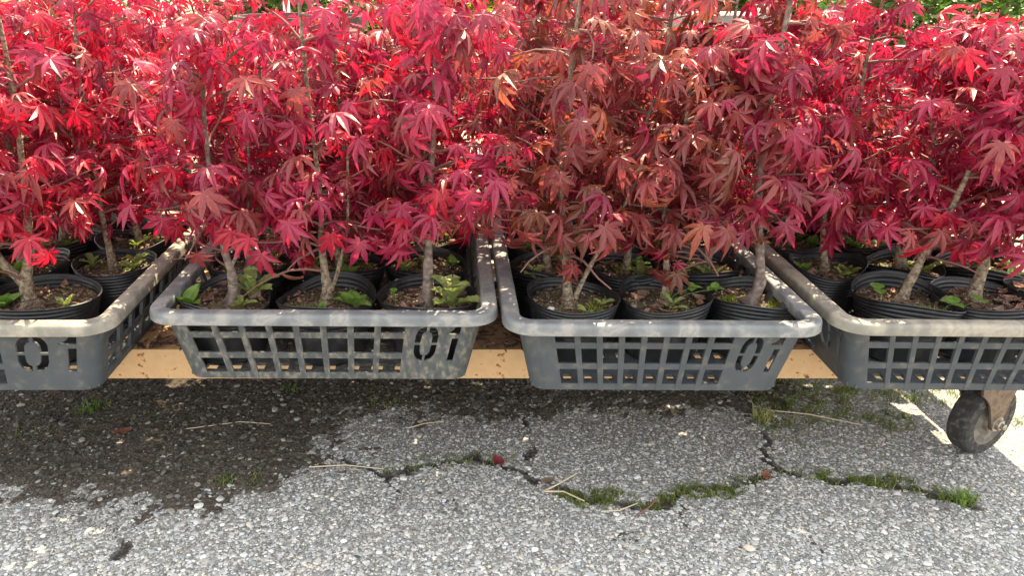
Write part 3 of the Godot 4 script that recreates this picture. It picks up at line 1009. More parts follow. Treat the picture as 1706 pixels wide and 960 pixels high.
# how much loose earth lies on the asphalt
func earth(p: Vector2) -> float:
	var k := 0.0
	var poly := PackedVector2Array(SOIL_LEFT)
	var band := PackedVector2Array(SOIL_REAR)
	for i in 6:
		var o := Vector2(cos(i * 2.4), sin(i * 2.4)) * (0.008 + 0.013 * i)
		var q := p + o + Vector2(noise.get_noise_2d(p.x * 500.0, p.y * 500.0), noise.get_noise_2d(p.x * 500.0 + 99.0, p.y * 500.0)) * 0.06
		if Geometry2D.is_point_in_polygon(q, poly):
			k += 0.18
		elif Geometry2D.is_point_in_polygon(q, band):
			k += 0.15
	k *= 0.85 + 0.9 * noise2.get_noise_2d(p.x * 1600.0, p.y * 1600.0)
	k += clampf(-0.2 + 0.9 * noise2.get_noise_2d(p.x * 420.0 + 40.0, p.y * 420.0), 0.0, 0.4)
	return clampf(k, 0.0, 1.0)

func ground_height(p: Vector2) -> float:
	return 0.004 * noise.get_noise_2d(p.x * 120.0, p.y * 120.0) - 0.002

func make_ground() -> void:
	var xs := [-60.0, -25.0, -10.0, -5.0, -3.0, -2.0, -1.4, -1.1]
	var x := -0.9
	while x < 1.25:
		xs.append(x)
		x += 0.009
	xs.append_array([1.4, 1.7, 2.1, 2.7, 3.4, 4.5, 6.0, 10.0, 25.0, 60.0])
	var zs := [60.0, 20.0, 6.0, 2.0, 0.5, 0.0, -0.4, -0.6]
	var z := -0.68
	while z > -1.6:
		zs.append(z)
		z -= 0.009
	zs.append_array([-1.7, -1.9, -2.1, -2.4, -2.8, -3.4, -4.2, -5.2, -7.0, -12.0, -25.0, -60.0])
	var nx := xs.size(); var nz := zs.size()
	var v := PackedVector3Array(); var c := PackedColorArray(); var u := PackedVector2Array()
	for j in nz:
		for i in nx:
			var p := Vector2(xs[i], zs[j])
			var near: bool = p.x > -0.95 and p.x < 1.3 and p.y > -1.65 and p.y < -0.6
			var y := ground_height(p) if absf(p.x) < 3 and absf(p.y) < 3 else 0.0
			var col := Color(0.25, 0.245, 0.23)
			if near:
				var cr := crack_depth(p)
				y -= 0.004 * cr
				col = col.lerp(Color(0.042, 0.034, 0.026), minf(1.0, cr * 2.0))
			# pale sandy yard behind and to the right of the trolley
			var sand := clampf((-p.y - 1.22) * 3.0 + (p.x - 0.72) * 2.2 + 0.35 * noise.get_noise_2d(p.x * 200.0, p.y * 200.0), 0.0, 1.0) * clampf((-p.y - 1.05) * 6.0, 0.0, 1.0)
			col = col.lerp(Color(0.36, 0.31, 0.235), sand)
			v.append(Vector3(p.x, y, p.y)); c.append(col); u.append(p)
	var idx := PackedInt32Array()
	for j in nz - 1:
		for i in nx - 1:
			var a := j * nx + i
			idx.append_array([a, a + nx, a + 1, a + 1, a + nx, a + nx + 1])
	var n := PackedVector3Array()
	n.resize(v.size())
	for k in range(0, idx.size(), 3):
		var f := (v[idx[k + 2]] - v[idx[k]]).cross(v[idx[k + 1]] - v[idx[k]])
		if f.y < 0.0:
			f = -f
			var sw := idx[k + 1]
			idx[k + 1] = idx[k + 2]
			idx[k + 2] = sw
		for e in 3:
			n[idx[k + e]] += f
	for k in n.size():
		n[k] = n[k].normalized()
	var arr := []
	arr.resize(Mesh.ARRAY_MAX)
	arr[Mesh.ARRAY_VERTEX] = v; arr[Mesh.ARRAY_NORMAL] = n; arr[Mesh.ARRAY_COLOR] = c; arr[Mesh.ARRAY_TEX_UV] = u; arr[Mesh.ARRAY_INDEX] = idx
	var m := ArrayMesh.new()
	m.add_surface_from_arrays(Mesh.PRIMITIVE_TRIANGLES, arr)
	var o := MeshInstance3D.new()
	o.name = "ground"
	o.mesh = m
	o.material_override = M.asphalt
	o.set_meta("kind", "structure")
	o.set_meta("label", "worn cracked grey asphalt running into a pale sandy yard")
	o.set_meta("category", "ground")
	add_child(o)

func pebble() -> ArrayMesh:
	var s := Shape.new()
	var rings := []
	for r in 3:
		var ring := []
		var y: float = [-0.5, 0.15, 0.5][r]
		var rad: float = [0.7, 1.0, 0.6][r]
		for i in 6:
			var a := TAU * (i + 0.5 * r) / 6 + rf(-0.25, 0.25)
			ring.append(Vector3(cos(a) * rad * rf(0.8, 1.1), y + rf(-0.1, 0.1), sin(a) * rad * rf(0.8, 1.1)) * 0.5)
		rings.append(ring)
	for r in 2:
		for i in 6:
			var j := (i + 1) % 6
			s.flat(rings[r][i], rings[r][j], rings[r + 1][i], rings[r][i] + rings[r + 1][i])
			s.flat(rings[r][j], rings[r + 1][j], rings[r + 1][i], rings[r][j] + rings[r + 1][j])
	for i in range(1, 5):
		s.flat(rings[2][0], rings[2][i], rings[2][i + 1], Vector3.UP)
	return s.made()

func make_aggregate() -> void:
	for k in 3:
		var list := []
		var want := 48000
		for i in want:
			var z := -0.69 - 0.62 * pow(rng.randf(), 1.25)
			var depth := -z * 0.927 + 0.255
			var x := rf(-0.62 * depth, 0.8 * depth)
			var p := Vector2(x, z)
			var size := rf(0.0014, 0.003)
			var big := rng.randf()
			if big < 0.3:
				size = rf(0.003, 0.0052)
			elif big < 0.34:
				size = rf(0.0055, 0.009)
			if crack_depth(p) > 0.12:
				continue
			var g := rf(0.19, 0.52)
			if rng.randf() < 0.12:
				g = rf(0.5, 0.68)
			var col := Color(g * 1.03, g, g * 0.95)
			var tint := rng.randf()
			if tint < 0.18:
				col = Color(g * 0.93, g * 0.98, g * 1.02)
			elif tint < 0.3:
				col = Color(g * 1.1, g, g * 0.85)
			var b := Basis(Vector3.UP, rf(0, TAU)) * Basis(Vector3.RIGHT, rf(-0.3, 0.3))
			var flatness := rf(0.45, 0.75)
			list.append([Transform3D(b.scaled_local(Vector3(size * rf(0.9, 1.5), size * flatness, size)), Vector3(x, ground_height(p) + size * rf(-0.22, 0.04), z)), col])
		var mm := MultiMesh.new()
		mm.transform_format = MultiMesh.TRANSFORM_3D
		mm.use_colors = true
		mm.mesh = pebble()
		mm.instance_count = list.size()
		for i in list.size():
			mm.set_instance_transform(i, list[i][0])
			mm.set_instance_color(i, list[i][1])
		var o := MultiMeshInstance3D.new()
		o.name = numbered("asphalt_gravel")
		o.multimesh = mm
		o.material_override = M.aggregate
		tag(o, ["grey and bluish stone chips bedded in the worn asphalt", "pale angular stone chips bedded in the worn asphalt", "mixed small stone chips bedded in the worn asphalt"][k], "gravel", "stone chips in the asphalt", "stuff")
		add_child(o)

# earth washed over the asphalt: a thin lumpy layer that the larger stones poke through, with loose gravel lying in it
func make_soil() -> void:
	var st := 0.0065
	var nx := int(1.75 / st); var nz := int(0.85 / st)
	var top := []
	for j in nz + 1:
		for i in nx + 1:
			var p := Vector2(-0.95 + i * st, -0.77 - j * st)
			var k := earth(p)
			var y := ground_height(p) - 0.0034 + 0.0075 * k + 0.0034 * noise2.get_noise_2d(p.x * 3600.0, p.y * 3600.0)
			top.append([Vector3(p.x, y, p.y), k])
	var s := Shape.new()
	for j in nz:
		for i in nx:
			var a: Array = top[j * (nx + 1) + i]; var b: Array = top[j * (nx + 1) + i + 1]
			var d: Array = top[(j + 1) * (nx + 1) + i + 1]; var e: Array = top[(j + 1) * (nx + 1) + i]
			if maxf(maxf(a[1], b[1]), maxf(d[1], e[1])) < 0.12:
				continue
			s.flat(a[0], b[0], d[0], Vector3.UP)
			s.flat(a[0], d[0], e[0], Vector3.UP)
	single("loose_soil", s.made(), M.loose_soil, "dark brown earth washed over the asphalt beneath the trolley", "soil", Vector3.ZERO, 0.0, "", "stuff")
	var list := []
	for i in 26000:
		var p := Vector2(rf(-0.95, 0.75), rf(-1.45, -0.78))
		var k := earth(p)
		if k < 0.2 or rng.randf() > 0.35 + k * 0.5:
			continue
		var size := rf(0.0016, 0.0042)
		var pick := rng.randf()
		if pick < 0.22:
			size = rf(0.0045, 0.0075)
		elif pick < 0.26:
			size = rf(0.008, 0.0115)
		var g := rf(0.035, 0.13)
		if rng.randf() < 0.14:
			g = rf(0.16, 0.34)
		var b := Basis(Vector3.UP, rf(0, TAU)) * Basis(Vector3.RIGHT, rf(-0.5, 0.5))
		list.append([Transform3D(b.scaled_local(Vector3(size * rf(0.9, 1.6), size * rf(0.4, 0.8), size)), Vector3(p.x, ground_height(p) - 0.0034 + 0.0075 * k + size * rf(0.0, 0.3), p.y)), Color(g * 1.08, g, g * 0.9)])
	var mm := MultiMesh.new()
	mm.transform_format = MultiMesh.TRANSFORM_3D
	mm.use_colors = true
	mm.mesh = pebble()
	mm.instance_count = list.size()
	for i in list.size():
		mm.set_instance_transform(i, list[i][0])
		mm.set_instance_color(i, list[i][1])
	var o := MultiMeshInstance3D.new()
	o.name = numbered("loose_gravel")
	o.multimesh = mm
	o.material_override = M.aggregate
	tag(o, "brown grey loose gravel lying in the dark earth under the trolley", "gravel", "", "stuff")
	add_child(o)

func blade(s: Shape, p: Vector3, h: float, lean: Vector3, w: float) -> void:
	var sd := Vector3(rf(-1, 1), 0, rf(-1, 1)).normalized() * w
	var m := p + Vector3.UP * h * 0.6 + lean * 0.35
	var t := p + Vector3.UP * h * 0.85 + lean
	var out := sd.cross(Vector3.UP)
	s.flat(p - sd, p + sd, m + sd * 0.7, out)
	s.flat(p - sd, m + sd * 0.7, m - sd * 0.7, out)
	s.flat(m - sd * 0.7, m + sd * 0.7, t, out)

func make_grass() -> void:
	# [x, z, half width, half depth, blades, height]
	var spots := [[0.212, -0.896, 0.055, 0.018, 900, 0.016], [0.3, -0.888, 0.03, 0.013, 420, 0.015], [0.375, -0.915, 0.05, 0.016, 700, 0.016], [0.44, -0.94, 0.03, 0.01, 120, 0.012],
		[0.581, -0.943, 0.035, 0.013, 380, 0.016], [0.647, -0.935, 0.035, 0.013, 380, 0.016], [0.72, -0.893, 0.022, 0.012, 130, 0.026], [-0.304, -0.938, 0.038, 0.016, 420, 0.017],
		[-0.418, -0.953, 0.02, 0.02, 90, 0.01], [0.544, -1.1, 0.03, 0.03, 160, 0.02], [0.84, -1.2, 0.06, 0.05, 420, 0.02], [0.63, -1.13, 0.06, 0.04, 460, 0.02], [0.735, -1.1, 0.035, 0.03, 320, 0.02],
		[0.057, -0.999, 0.05, 0.012, 120, 0.011], [-0.05, -0.97, 0.04, 0.012, 110, 0.011], [-0.593, -1.14, 0.03, 0.02, 110, 0.025], [-0.654, -1.065, 0.03, 0.02, 110, 0.018], [-0.1, -1.16, 0.03, 0.02, 60, 0.02], [0.95, -1.1, 0.03, 0.03, 130, 0.02], [0.5, -0.96, 0.03, 0.02, 90, 0.012], [-0.35, -1.1, 0.2, 0.05, 130, 0.012], [0.68, -1.03, 0.05, 0.04, 100, 0.012], [1.03, -1.3, 0.08, 0.06, 260, 0.02], [0.62, -1.19, 0.09, 0.05, 760, 0.022], [0.76, -1.2, 0.07, 0.05, 620, 0.02], [0.56, -1.05, 0.05, 0.03, 160, 0.014], [-0.5, -1.12, 0.12, 0.05, 150, 0.016], [-0.2, -1.17, 0.14, 0.05, 170, 0.018], [0.1, -1.15, 0.14, 0.04, 150, 0.014], [0.36, -1.15, 0.12, 0.04, 130, 0.014], [0.01, -0.985, 0.06, 0.016, 170, 0.013], [0.545, -0.95, 0.03, 0.012, 120, 0.013], [0.69, -0.915, 0.03, 0.012, 130, 0.014]]
	var s := Shape.new()
	for g in spots:
		for i in int(g[4] * 2.0):
			var a := rf(0, TAU); var r := sqrt(rng.randf())
			var p := Vector3(g[0] + cos(a) * r * g[2] * 1.15, 0.0, g[1] + sin(a) * r * g[3] * 1.15 + noise.get_noise_2d(g[0] * 800.0 + cos(a) * r * g[2] * 900.0, 0.0) * 0.01)
			if noise2.get_noise_2d(p.x * 1500.0, p.z * 1500.0) < -0.03:
				continue
			p.y = ground_height(Vector2(p.x, p.z)) - 0.003
			var dry := rng.randf()
			s.col = Color(0.07, 0.11, 0.02).lerp(Color(0.19, 0.22, 0.05), rng.randf())
			if dry < 0.12:
				s.col = Color(0.36, 0.3, 0.17)
			var h: float = g[5] * rf(0.25, 0.9)
			if rng.randf() < 0.06:
				h *= 1.7
			blade(s, p, h, Vector3(rf(-1, 1), rf(-0.4, 0.2), rf(-1, 1)) * h * 0.7, 0.0007)
	single("crack_grass", s.made(), M.grass_blade, "short moss-like green grass growing along the asphalt cracks", "grass", Vector3.ZERO, 0.0, "", "stuff")

func stalk(called: String, pts: Array, r: float, label: String, category: String, material: Material) -> void:
	var s := Shape.new()
	var radii := []
	var base: Vector3 = pts[0]
	var local := []
	for i in pts.size():
		radii.append(r * (1.0 - 0.5 * i / pts.size()))
		local.append(pts[i] - base)
	s.tube(local, radii, 5)
	single(called, s.made(), material, label, category, base)

func curled_leaf(size: Vector2, col: Color) -> ArrayMesh:
	var s := Shape.new()
	s.col = col
	var rows := []
	for i in 6:
		var t := i / 5.0
		var w := size.y * 0.5 * sin(PI * (t * 0.94 + 0.03))
		var row := []
		for k in 3:
			row.append(Vector3((t - 0.5) * size.x, 0.22 * size.y * absf(k - 1.0) + 0.16 * size.x * (t - 0.5) * (t - 0.5) * 4.0 + 0.001, (k - 1.0) * w))
		rows.append(row)
	for i in 5:
		for k in 2:
			s.col = col * rf(0.8, 1.15)
			s.flat(rows[i][k], rows[i][k + 1], rows[i + 1][k + 1], Vector3.UP)
			s.flat(rows[i][k], rows[i + 1][k + 1], rows[i + 1][k], Vector3.UP)
	return s.made()

func make_debris() -> void:
	stalk("dry_stalk", [Vector3(-0.199, 0.002, -0.967), Vector3(-0.145, 0.005, -0.968), Vector3(-0.087, 0.003, -0.961)], 0.0012, "long straight bleached straw lying in the asphalt crack", "straw", M.dry_straw)
	stalk("dry_stalk", [Vector3(0.142, 0.003, -0.907), Vector3(0.165, 0.008, -0.918), Vector3(0.194, 0.012, -0.938)], 0.0014, "bleached forked grass stalk lying at the end of the grass strip", "straw", M.dry_straw)
	stalk("dry_stalk", [Vector3(0.144, 0.004, -0.906), Vector3(0.17, 0.006, -0.903), Vector3(0.196, 0.004, -0.884)], 0.0014, "bent pale grass stalk lying along the front of the grass strip", "straw", M.dry_straw)
	stalk("dry_stalk", [Vector3(0.215, 0.003, -0.863), Vector3(0.24, 0.004, -0.864), Vector3(0.268, 0.007, -0.876)], 0.0011, "thin curved straw lying in front of the crack grass", "straw", M.dry_straw)
	stalk("dry_stalk", [Vector3(0.262, 0.003, -0.855), Vector3(0.28, 0.005, -0.868), Vector3(0.297, 0.009, -0.884)], 0.0014, "brown twig leaning into the crack grass", "twig", M.twig)
	stalk("dry_stalk", [Vector3(-0.056, 0.002, -1.074), Vector3(-0.03, 0.005, -1.083), Vector3(-0.003, 0.003, -1.092)], 0.0011, "short pale straw lying on the dark soil under the crates", "straw", M.dry_straw)
	stalk("dry_stalk", [Vector3(-0.42, 0.002, -1.07), Vector3(-0.33, 0.004, -1.09), Vector3(-0.28, 0.003, -1.085)], 0.001, "thin straw lying on the dark soil below the mud-caked crate", "straw", M.dry_straw)
	stalk("dry_stalk", [Vector3(0.54, 0.008, -1.12), Vector3(0.6, 0.012, -1.1), Vector3(0.68, 0.004, -1.08)], 0.0011, "long dry stem lying across the grass near the caster wheel", "straw", M.dry_straw)
	single("fallen_leaf", curled_leaf(Vector2(0.03, 0.018), Color(0.16, 0.06, 0.035)), M.litter, "curled brown dead leaf on the dark soil", "leaf", Vector3(-0.51, 0.002, -1.057), 0.4)
	single("fallen_leaf", curled_leaf(Vector2(0.022, 0.014), Color(0.2, 0.08, 0.05)), M.litter, "small brown dead leaf in the crack grass", "leaf", Vector3(0.468, 0.004, -0.938), 1.1)
	single("fallen_leaf", curled_leaf(Vector2(0.026, 0.017), Color(0.17, 0.02, 0.03)), M.litter, "fallen dark red leaf on bare asphalt beside the crack", "leaf", Vector3(0.083, 0.003, -0.975), 2.0)
	single("fallen_leaf", curled_leaf(Vector2(0.02, 0.016), Color(0.13, 0.09, 0.06)), M.litter, "withered grey-brown leaf beside the forked grass stalk", "leaf", Vector3(0.15, 0.004, -0.925), 0.2)
	# loose stones
	var st := pebble()
	var stone_label := ["pale loose pebble on the dark soil", "small white pebble in the dirt beside the crack", "cream pebble lying loose on the bright asphalt", "loose grey pebble on the dark soil under the crates"]
	var where := [[-0.31, -0.89, 0.011], [-0.335, -0.875, 0.013], [0.39, -0.79, 0.013], [-0.24, -1.1, 0.01]]
	var tints := [Color(0.4, 0.4, 0.37), Color(0.55, 0.54, 0.5), Color(0.6, 0.5, 0.4), Color(0.3, 0.3, 0.28)]
	for i in 4:
		var m := mat("pebble_%d" % i, Color(tints[i]).linear_to_srgb(), 0.8)
		var o := single("pebble", st, m, stone_label[i], "pebble", Vector3(where[i][0], 0.003, where[i][1]), i * 1.3)
		o.scale = Vector3(where[i][2] * 1.2, where[i][2] * 0.8, where[i][2])
	# wilted tuft hanging at the edge of the dark strip, and small weeds under the crates
	for w in [[0.525, -1.1, "wilted pale grass clump with dangling roots below the crate gap", 46, 0.05, Color(0.3, 0.28, 0.12)], [-0.593, -1.13, "leafy green weed rooted in dark soil below the tan-rimmed crate", 40, 0.03, Color(0.09, 0.16, 0.03)], [-0.27, -1.2, "low green weed in deep shade under the mud-caked crate", 34, 0.022, Color(0.09, 0.15, 0.03)], [0.725, -0.892, "tall splayed grass tuft at the end of the crack grass", 60, 0.034, Color(0.17, 0.24, 0.06)]]:
		var s := Shape.new()
		for i in w[3]:
			s.col = Color(w[5]) * rf(0.7, 1.4)
			var h: float = w[4] * rf(0.4, 1.0)
			blade(s, Vector3(rf(-0.012, 0.012), -0.003, rf(-0.01, 0.01)), h, Vector3(rf(-1, 1), rf(-0.5, 0), rf(-1, 1)) * h * 0.8, 0.0012)
		single("grass_tuft", s.made(), M.grass_blade, w[2], "grass tuft", Vector3(w[0], 0.0, w[1]))

# ------------------------------------------------------------------ background
func shrub(at: Vector3, half: Vector3, label: String, tone: Color, leaves: int, size: float) -> void:
	var t := thing("garden_shrub", label, "shrub", at)
	var s := Shape.new()
	s.col = Color(0.12, 0.08, 0.05)
	for i in 7:
		var a := i * 0.9
		s.tube([Vector3(rf(-0.05, 0.05), 0, rf(-0.05, 0.05)), Vector3(cos(a) * half.x * 0.4, half.y * 0.9, sin(a) * half.z * 0.4), Vector3(cos(a) * half.x * 0.75, half.y * 1.5, sin(a) * half.z * 0.75)], [0.016, 0.01, 0.004], 5)
	part("stem", s.made(), M.litter, t)
	var f := Shape.new()
	var lumps := []
	for i in 16:
		var d := Vector3(rf(-1, 1), rf(-0.9, 1), rf(-1, 1)).normalized()
		lumps.append([Vector3(0, half.y, 0) + d * half * 0.66, rf(0.28, 0.45)])
	for i in leaves:
		var l: Array = lumps[rng.randi_range(0, lumps.size() - 1)]
		var d := Vector3(rf(-1, 1), rf(-0.8, 1), rf(-1, 1)).normalized()
		var p: Vector3 = l[0] + d * half * l[1] * pow(rng.randf(), 0.35)
		if p.y < 0.01:
			continue
		var a := Vector3(rf(-1, 1), rf(-0.4, 0.8), rf(-1, 1)).normalized()
		var b := a.cross(Vector3(rf(-1, 1), 1, rf(-1, 1))).normalized()
		var sz := size * rf(0.6, 1.3)
		f.col = tone * rf(0.65, 1.4)
		f.flat(p, p + a * sz * 0.5 + b * sz * 0.3, p + a * sz, a.cross(b))
		f.flat(p, p + a * sz, p + a * sz * 0.5 - b * sz * 0.3, a.cross(b))
	var o := part("foliage", f.made(), M.hedge_leaf, t)
	o.set_meta("kind", "stuff")

func make_background() -> void:
	# tub with a label stake behind the red leaves
	var t := thing("planting_tub", "brown tub rising behind the red maples beside a white stake", "tub", Vector3(-0.5, 0, -2.9))
	var s := Shape.new()
	s.lathe([Vector2(0.0, 0.0), Vector2(0.17, 0.0), Vector2(0.22, 0.5), Vector2(0.235, 0.51), Vector2(0.235, 0.55), Vector2(0.215, 0.55), Vector2(0.21, 0.5), Vector2(0.0, 0.49)], 48)
	part("shell", s.made(), M.brown_tub, t)
	s = Shape.new()
	s.box(Vector3(-0.013, 0, -0.002), Vector3(0.013, 0.5, 0.002))
	single("label_stake", s.made(), M.white_label, "white plastic label stake standing beside the brown tub", "plant label", Vector3(-0.6, 0.3, -3.16))
	s = Shape.new()
	s.box(Vector3(-0.006, 0, -0.006), Vector3(0.006, 0.62, 0.006))
	single("garden_cane", s.made(), M.twig, "thin dark cane standing behind the brown tub", "cane", Vector3(-0.36, 0.0, -3.4))
	# weathered bench of planks
	var b := thing("plank_bench", "low weathered grey plank bench behind the bronze maples", "bench", Vector3(0.66, 0, -2.75))
	for k in 3:
		s = Shape.new()
		s.box(Vector3(-0.5, 0.525 + 0.0005 * k, -0.1 + k * 0.11), Vector3(0.37, 0.565 + 0.0005 * k, 0.0 + k * 0.11))
		part("plank", s.made(), M.weathered_wood, b)
	for lx in [-0.42, 0.3]:
		s = Shape.new()
		s.box(Vector3(lx - 0.035, 0, -0.08), Vector3(lx + 0.035, 0.5245, 0.2))
		part("leg", s.made(), M.weathered_wood, b)
	for k in 3:
		s = Shape.new()
		s.lathe([Vector2(0, 0), Vector2(0.07, 0), Vector2(0.09, 0.15), Vector2(0.095, 0.15), Vector2(0.095, 0.165), Vector2(0.085, 0.165), Vector2(0.08, 0.13), Vector2(0, 0.13)], 28)
		single("nursery_pot", s.made(), M.black_tray, ["empty black nursery pot at the tub end of the bench", "empty black nursery pot in the middle of the bench", "empty black nursery pot at the hedge end of the bench"][k], "pot", Vector3(0.36 + k * 0.2, 0.5665, -2.76), 0.0, "black pots on the plank bench")
	# trays on the right, pole
	for k in 3:
		s = Shape.new()
		s.box(Vector3(-0.3, 0, -0.2), Vector3(0.3, 0.012, 0.2))
		for e in [[-0.3, -0.2, 0.3, -0.19], [-0.3, 0.19, 0.3, 0.2], [-0.3, -0.1899, -0.29, 0.1899], [0.29, -0.1899, 0.3, 0.1899]]:
			s.box(Vector3(e[0], 0.0121, e[1]), Vector3(e[2], 0.34, e[3]))
		single("black_box", s.made(), M.black_tray, ["deep black box in front of the green shrubs", "black box between two others by the shrubs", "black box nearest the grey pole"][k], "box", Vector3(2.0 + k * 0.64, 0.0, -3.3 - 0.05 * k), 0.05 * k, "black boxes by the shrubs")
	s = Shape.new()
	s.tube([Vector3.ZERO, Vector3(0.0, 0.6, 0), Vector3(0, 1.4, 0)], [0.035, 0.035, 0.035], 14)
	single("grey_pole", s.made(), M.grey_pole, "thick grey green pole beside the black boxes", "pole", Vector3(2.42, 0, -3.05))
	# shrubs: a hedge far right, plants behind tub and bench
	var green := Color(0.075, 0.13, 0.03)
	var pale := Color(0.13, 0.2, 0.05)
	var list := [
		[Vector3(2.35, 0, -4.3), Vector3(0.5, 0.62, 0.45), "sunlit green shrub behind the black boxes, left of the pole", pale],
		[Vector3(3.0, 0, -4.2), Vector3(0.55, 0.7, 0.5), "pale green shrub behind the grey pole", pale],
		[Vector3(3.8, 0, -4.5), Vector3(0.6, 0.75, 0.5), "broad green shrub at the far end of the hedge", green],
		[Vector3(-0.75, 0, -4.0), Vector3(0.5, 0.45, 0.4), "low green shrub behind the white label stake", green],
		[Vector3(-0.1, 0, -4.2), Vector3(0.45, 0.42, 0.4), "yellowish low shrub behind the brown tub", Color(0.25, 0.25, 0.04)],
		[Vector3(1.55, 0, -4.4), Vector3(0.45, 0.4, 0.4), "low dark shrub between the plank bench and the hedge", green],
		[Vector3(0.6, 0, -4.6), Vector3(0.6, 0.5, 0.4), "dark shrub behind the plank bench", green * 0.8],
		[Vector3(1.35, 0, -3.6), Vector3(0.4, 0.36, 0.35), "low green shrub standing nearest beyond the bench end", green],
		[Vector3(1.85, 0, -4.0), Vector3(0.45, 0.5, 0.4), "mid green shrub next to the hedge, beyond the bench", pale * 0.8],
		[Vector3(-1.9, 0, -4.4), Vector3(0.6, 0.55, 0.45), "dark green shrub at the end behind the vivid red maples", green],
	]
	for l in list:
		shrub(l[0], l[1], l[2], l[3], 5200, 0.05)
	for k in 4:
		var s2 := Shape.new()
		var a := k * 0.8
		s2.tube([Vector3(0, 0, 0), Vector3(cos(a) * 0.1, 0.3, 0.05), Vector3(cos(a) * 0.3, 0.62, sin(a) * 0.1), Vector3(cos(a) * 0.55, 0.78, sin(a) * 0.2)], [0.012, 0.009, 0.006, 0.003], 6)
		single("bare_branch", s2.made(), M.pale_twig, ["short bare branch leaning furthest over the brown tub", "bare pale branch second from the tub behind it", "bare pale branch third from the tub behind it", "bare branch farthest behind the brown tub"][k], "branch", Vector3(-0.3 + 0.06 * k, 0.0, -3.65 - 0.05 * k), 0.0, "bare branches behind the tub")

# ------------------------------------------------------------------ scene
func _ready() -> void:
	# camera: about knee high, looking down 22 degrees; the lens is shifted as the crop of the photograph is
	var cam := Camera3D.new()
	cam.name = "camera"
	cam.projection = Camera3D.PROJECTION_FRUSTUM
	cam.near = 0.05
	cam.far = 200.0
	cam.size = 2.0 * 0.05 * 480.0 / 1289.0
	cam.frustum_offset = Vector2(0.05 * 115.0 / 1289.0, 0.0)
	cam.position = Vector3(0, 0.68, 0)
	cam.rotation_degrees = Vector3(-22, 0, 0)
	add_child(cam)
	cam.current = true
	var sky_mat := ProceduralSkyMaterial.new()
	sky_mat.sky_top_color = Color(0.715, 0.725, 0.73)
	sky_mat.sky_horizon_color = Color(0.9, 0.895, 0.88)
	sky_mat.sky_curve = 0.16
	sky_mat.sky_energy_multiplier = 1.1
	sky_mat.ground_bottom_color = Color(0.3, 0.28, 0.25)
	sky_mat.ground_horizon_color = Color(0.6, 0.6, 0.58)
	var sky := Sky.new()
	sky.sky_material = sky_mat
	var env := Environment.new()
	env.background_mode = Environment.BG_SKY
	env.sky = sky
	env.tonemap_mode = Environment.TONE_MAPPER_LINEAR
	env.tonemap_exposure = 4.4
	env.sdfgi_enabled = true
	env.ssao_enabled = true
	env.ssil_enabled = true
	var we := WorldEnvironment.new()
	we.name = "world"
	we.environment = env
	add_child(we)
	var sun := DirectionalLight3D.new()
	sun.name = "sun"
	sun.light_energy = 1.35
	sun.light_color = Color(1.0, 0.92, 0.78)
	sun.light_angular_distance = 0.5
	sun.shadow_enabled = true
	add_child(sun)
	sun.look_at_from_position(Vector3(0.28, 1.0, -0.52) * 5.0, Vector3.ZERO)

	rng.seed = 20240
	noise.seed = 3
	noise.frequency = 0.03
	noise2.seed = 8
	noise2.frequency = 0.02
	noise2.fractal_octaves = 4
	make_materials()
	make_ground()
	make_aggregate()
	make_soil()
	make_trolley()
	make_leaves()
	make_pots()
	make_small_plants()
	make_skeletons()
	place_crates()
	place_maples()
	make_grass()
	make_debris()
	make_background()

func place_crates() -> void:
	# wall: columns, bar share, margin before, margin after, number
	var front2 := [7, 0.24, 0.06, 0.58, "end"]
	var plain := [9, 0.24, 0.05, 0.05, ""]
	var sides := [9, 0.26, 0.06, 0.06, ""]
	var D := 0.48
	crate("slate grey crate with a sandy tan rim and clean 01 panel", Vector3(-0.607, DECK, -0.818 - D / 2), 0.0, 0.43, D, [front2, sides, plain, sides], M.plastic_clean, M.rim_sandy)
	crate("mud-caked grey crate stencilled 01 with thin lattice bars", Vector3(-0.1455, DECK, -0.848 - D / 2), -0.012, 0.432, D, [[8, 0.23, 0.04, 0.42, "end"], sides, plain, sides], M.plastic_muddy, M.rim_dusty)
	crate("clean slate crate stencilled 01 holding the bronze maples", Vector3(0.266, DECK, -0.818 - D / 2), -0.012, 0.382, D, [[8, 0.27, 0.14, 0.43, "end"], sides, plain, sides], M.plastic_clean, M.rim_dusty)
	crate("weathered crate above the caster wheel with 01 on its side wall", Vector3(0.668, DECK, -0.818 - D / 2), -0.02, 0.39, D, [[11, 0.24, 0.02, 0.02, ""], sides, plain, [9, 0.26, 0.06, 0.4, "end"]], M.plastic_clean, M.rim_sandy)
	var behind := ["dark crate standing behind the tan-rimmed crate", "dark crate standing behind the mud-caked crate", "dark crate standing behind the crate of bronze maples", "dark crate standing behind the crate above the caster"]
	var bx := [-0.62, -0.16, 0.27, 0.67]
	for k in 4:
		crate(behind[k], Vector3(bx[k], DECK, -1.345 - D / 2), rf(-0.015, 0.015), 0.39, D, [plain, sides, plain, sides], M.plastic_clean, M.rim_dusty)

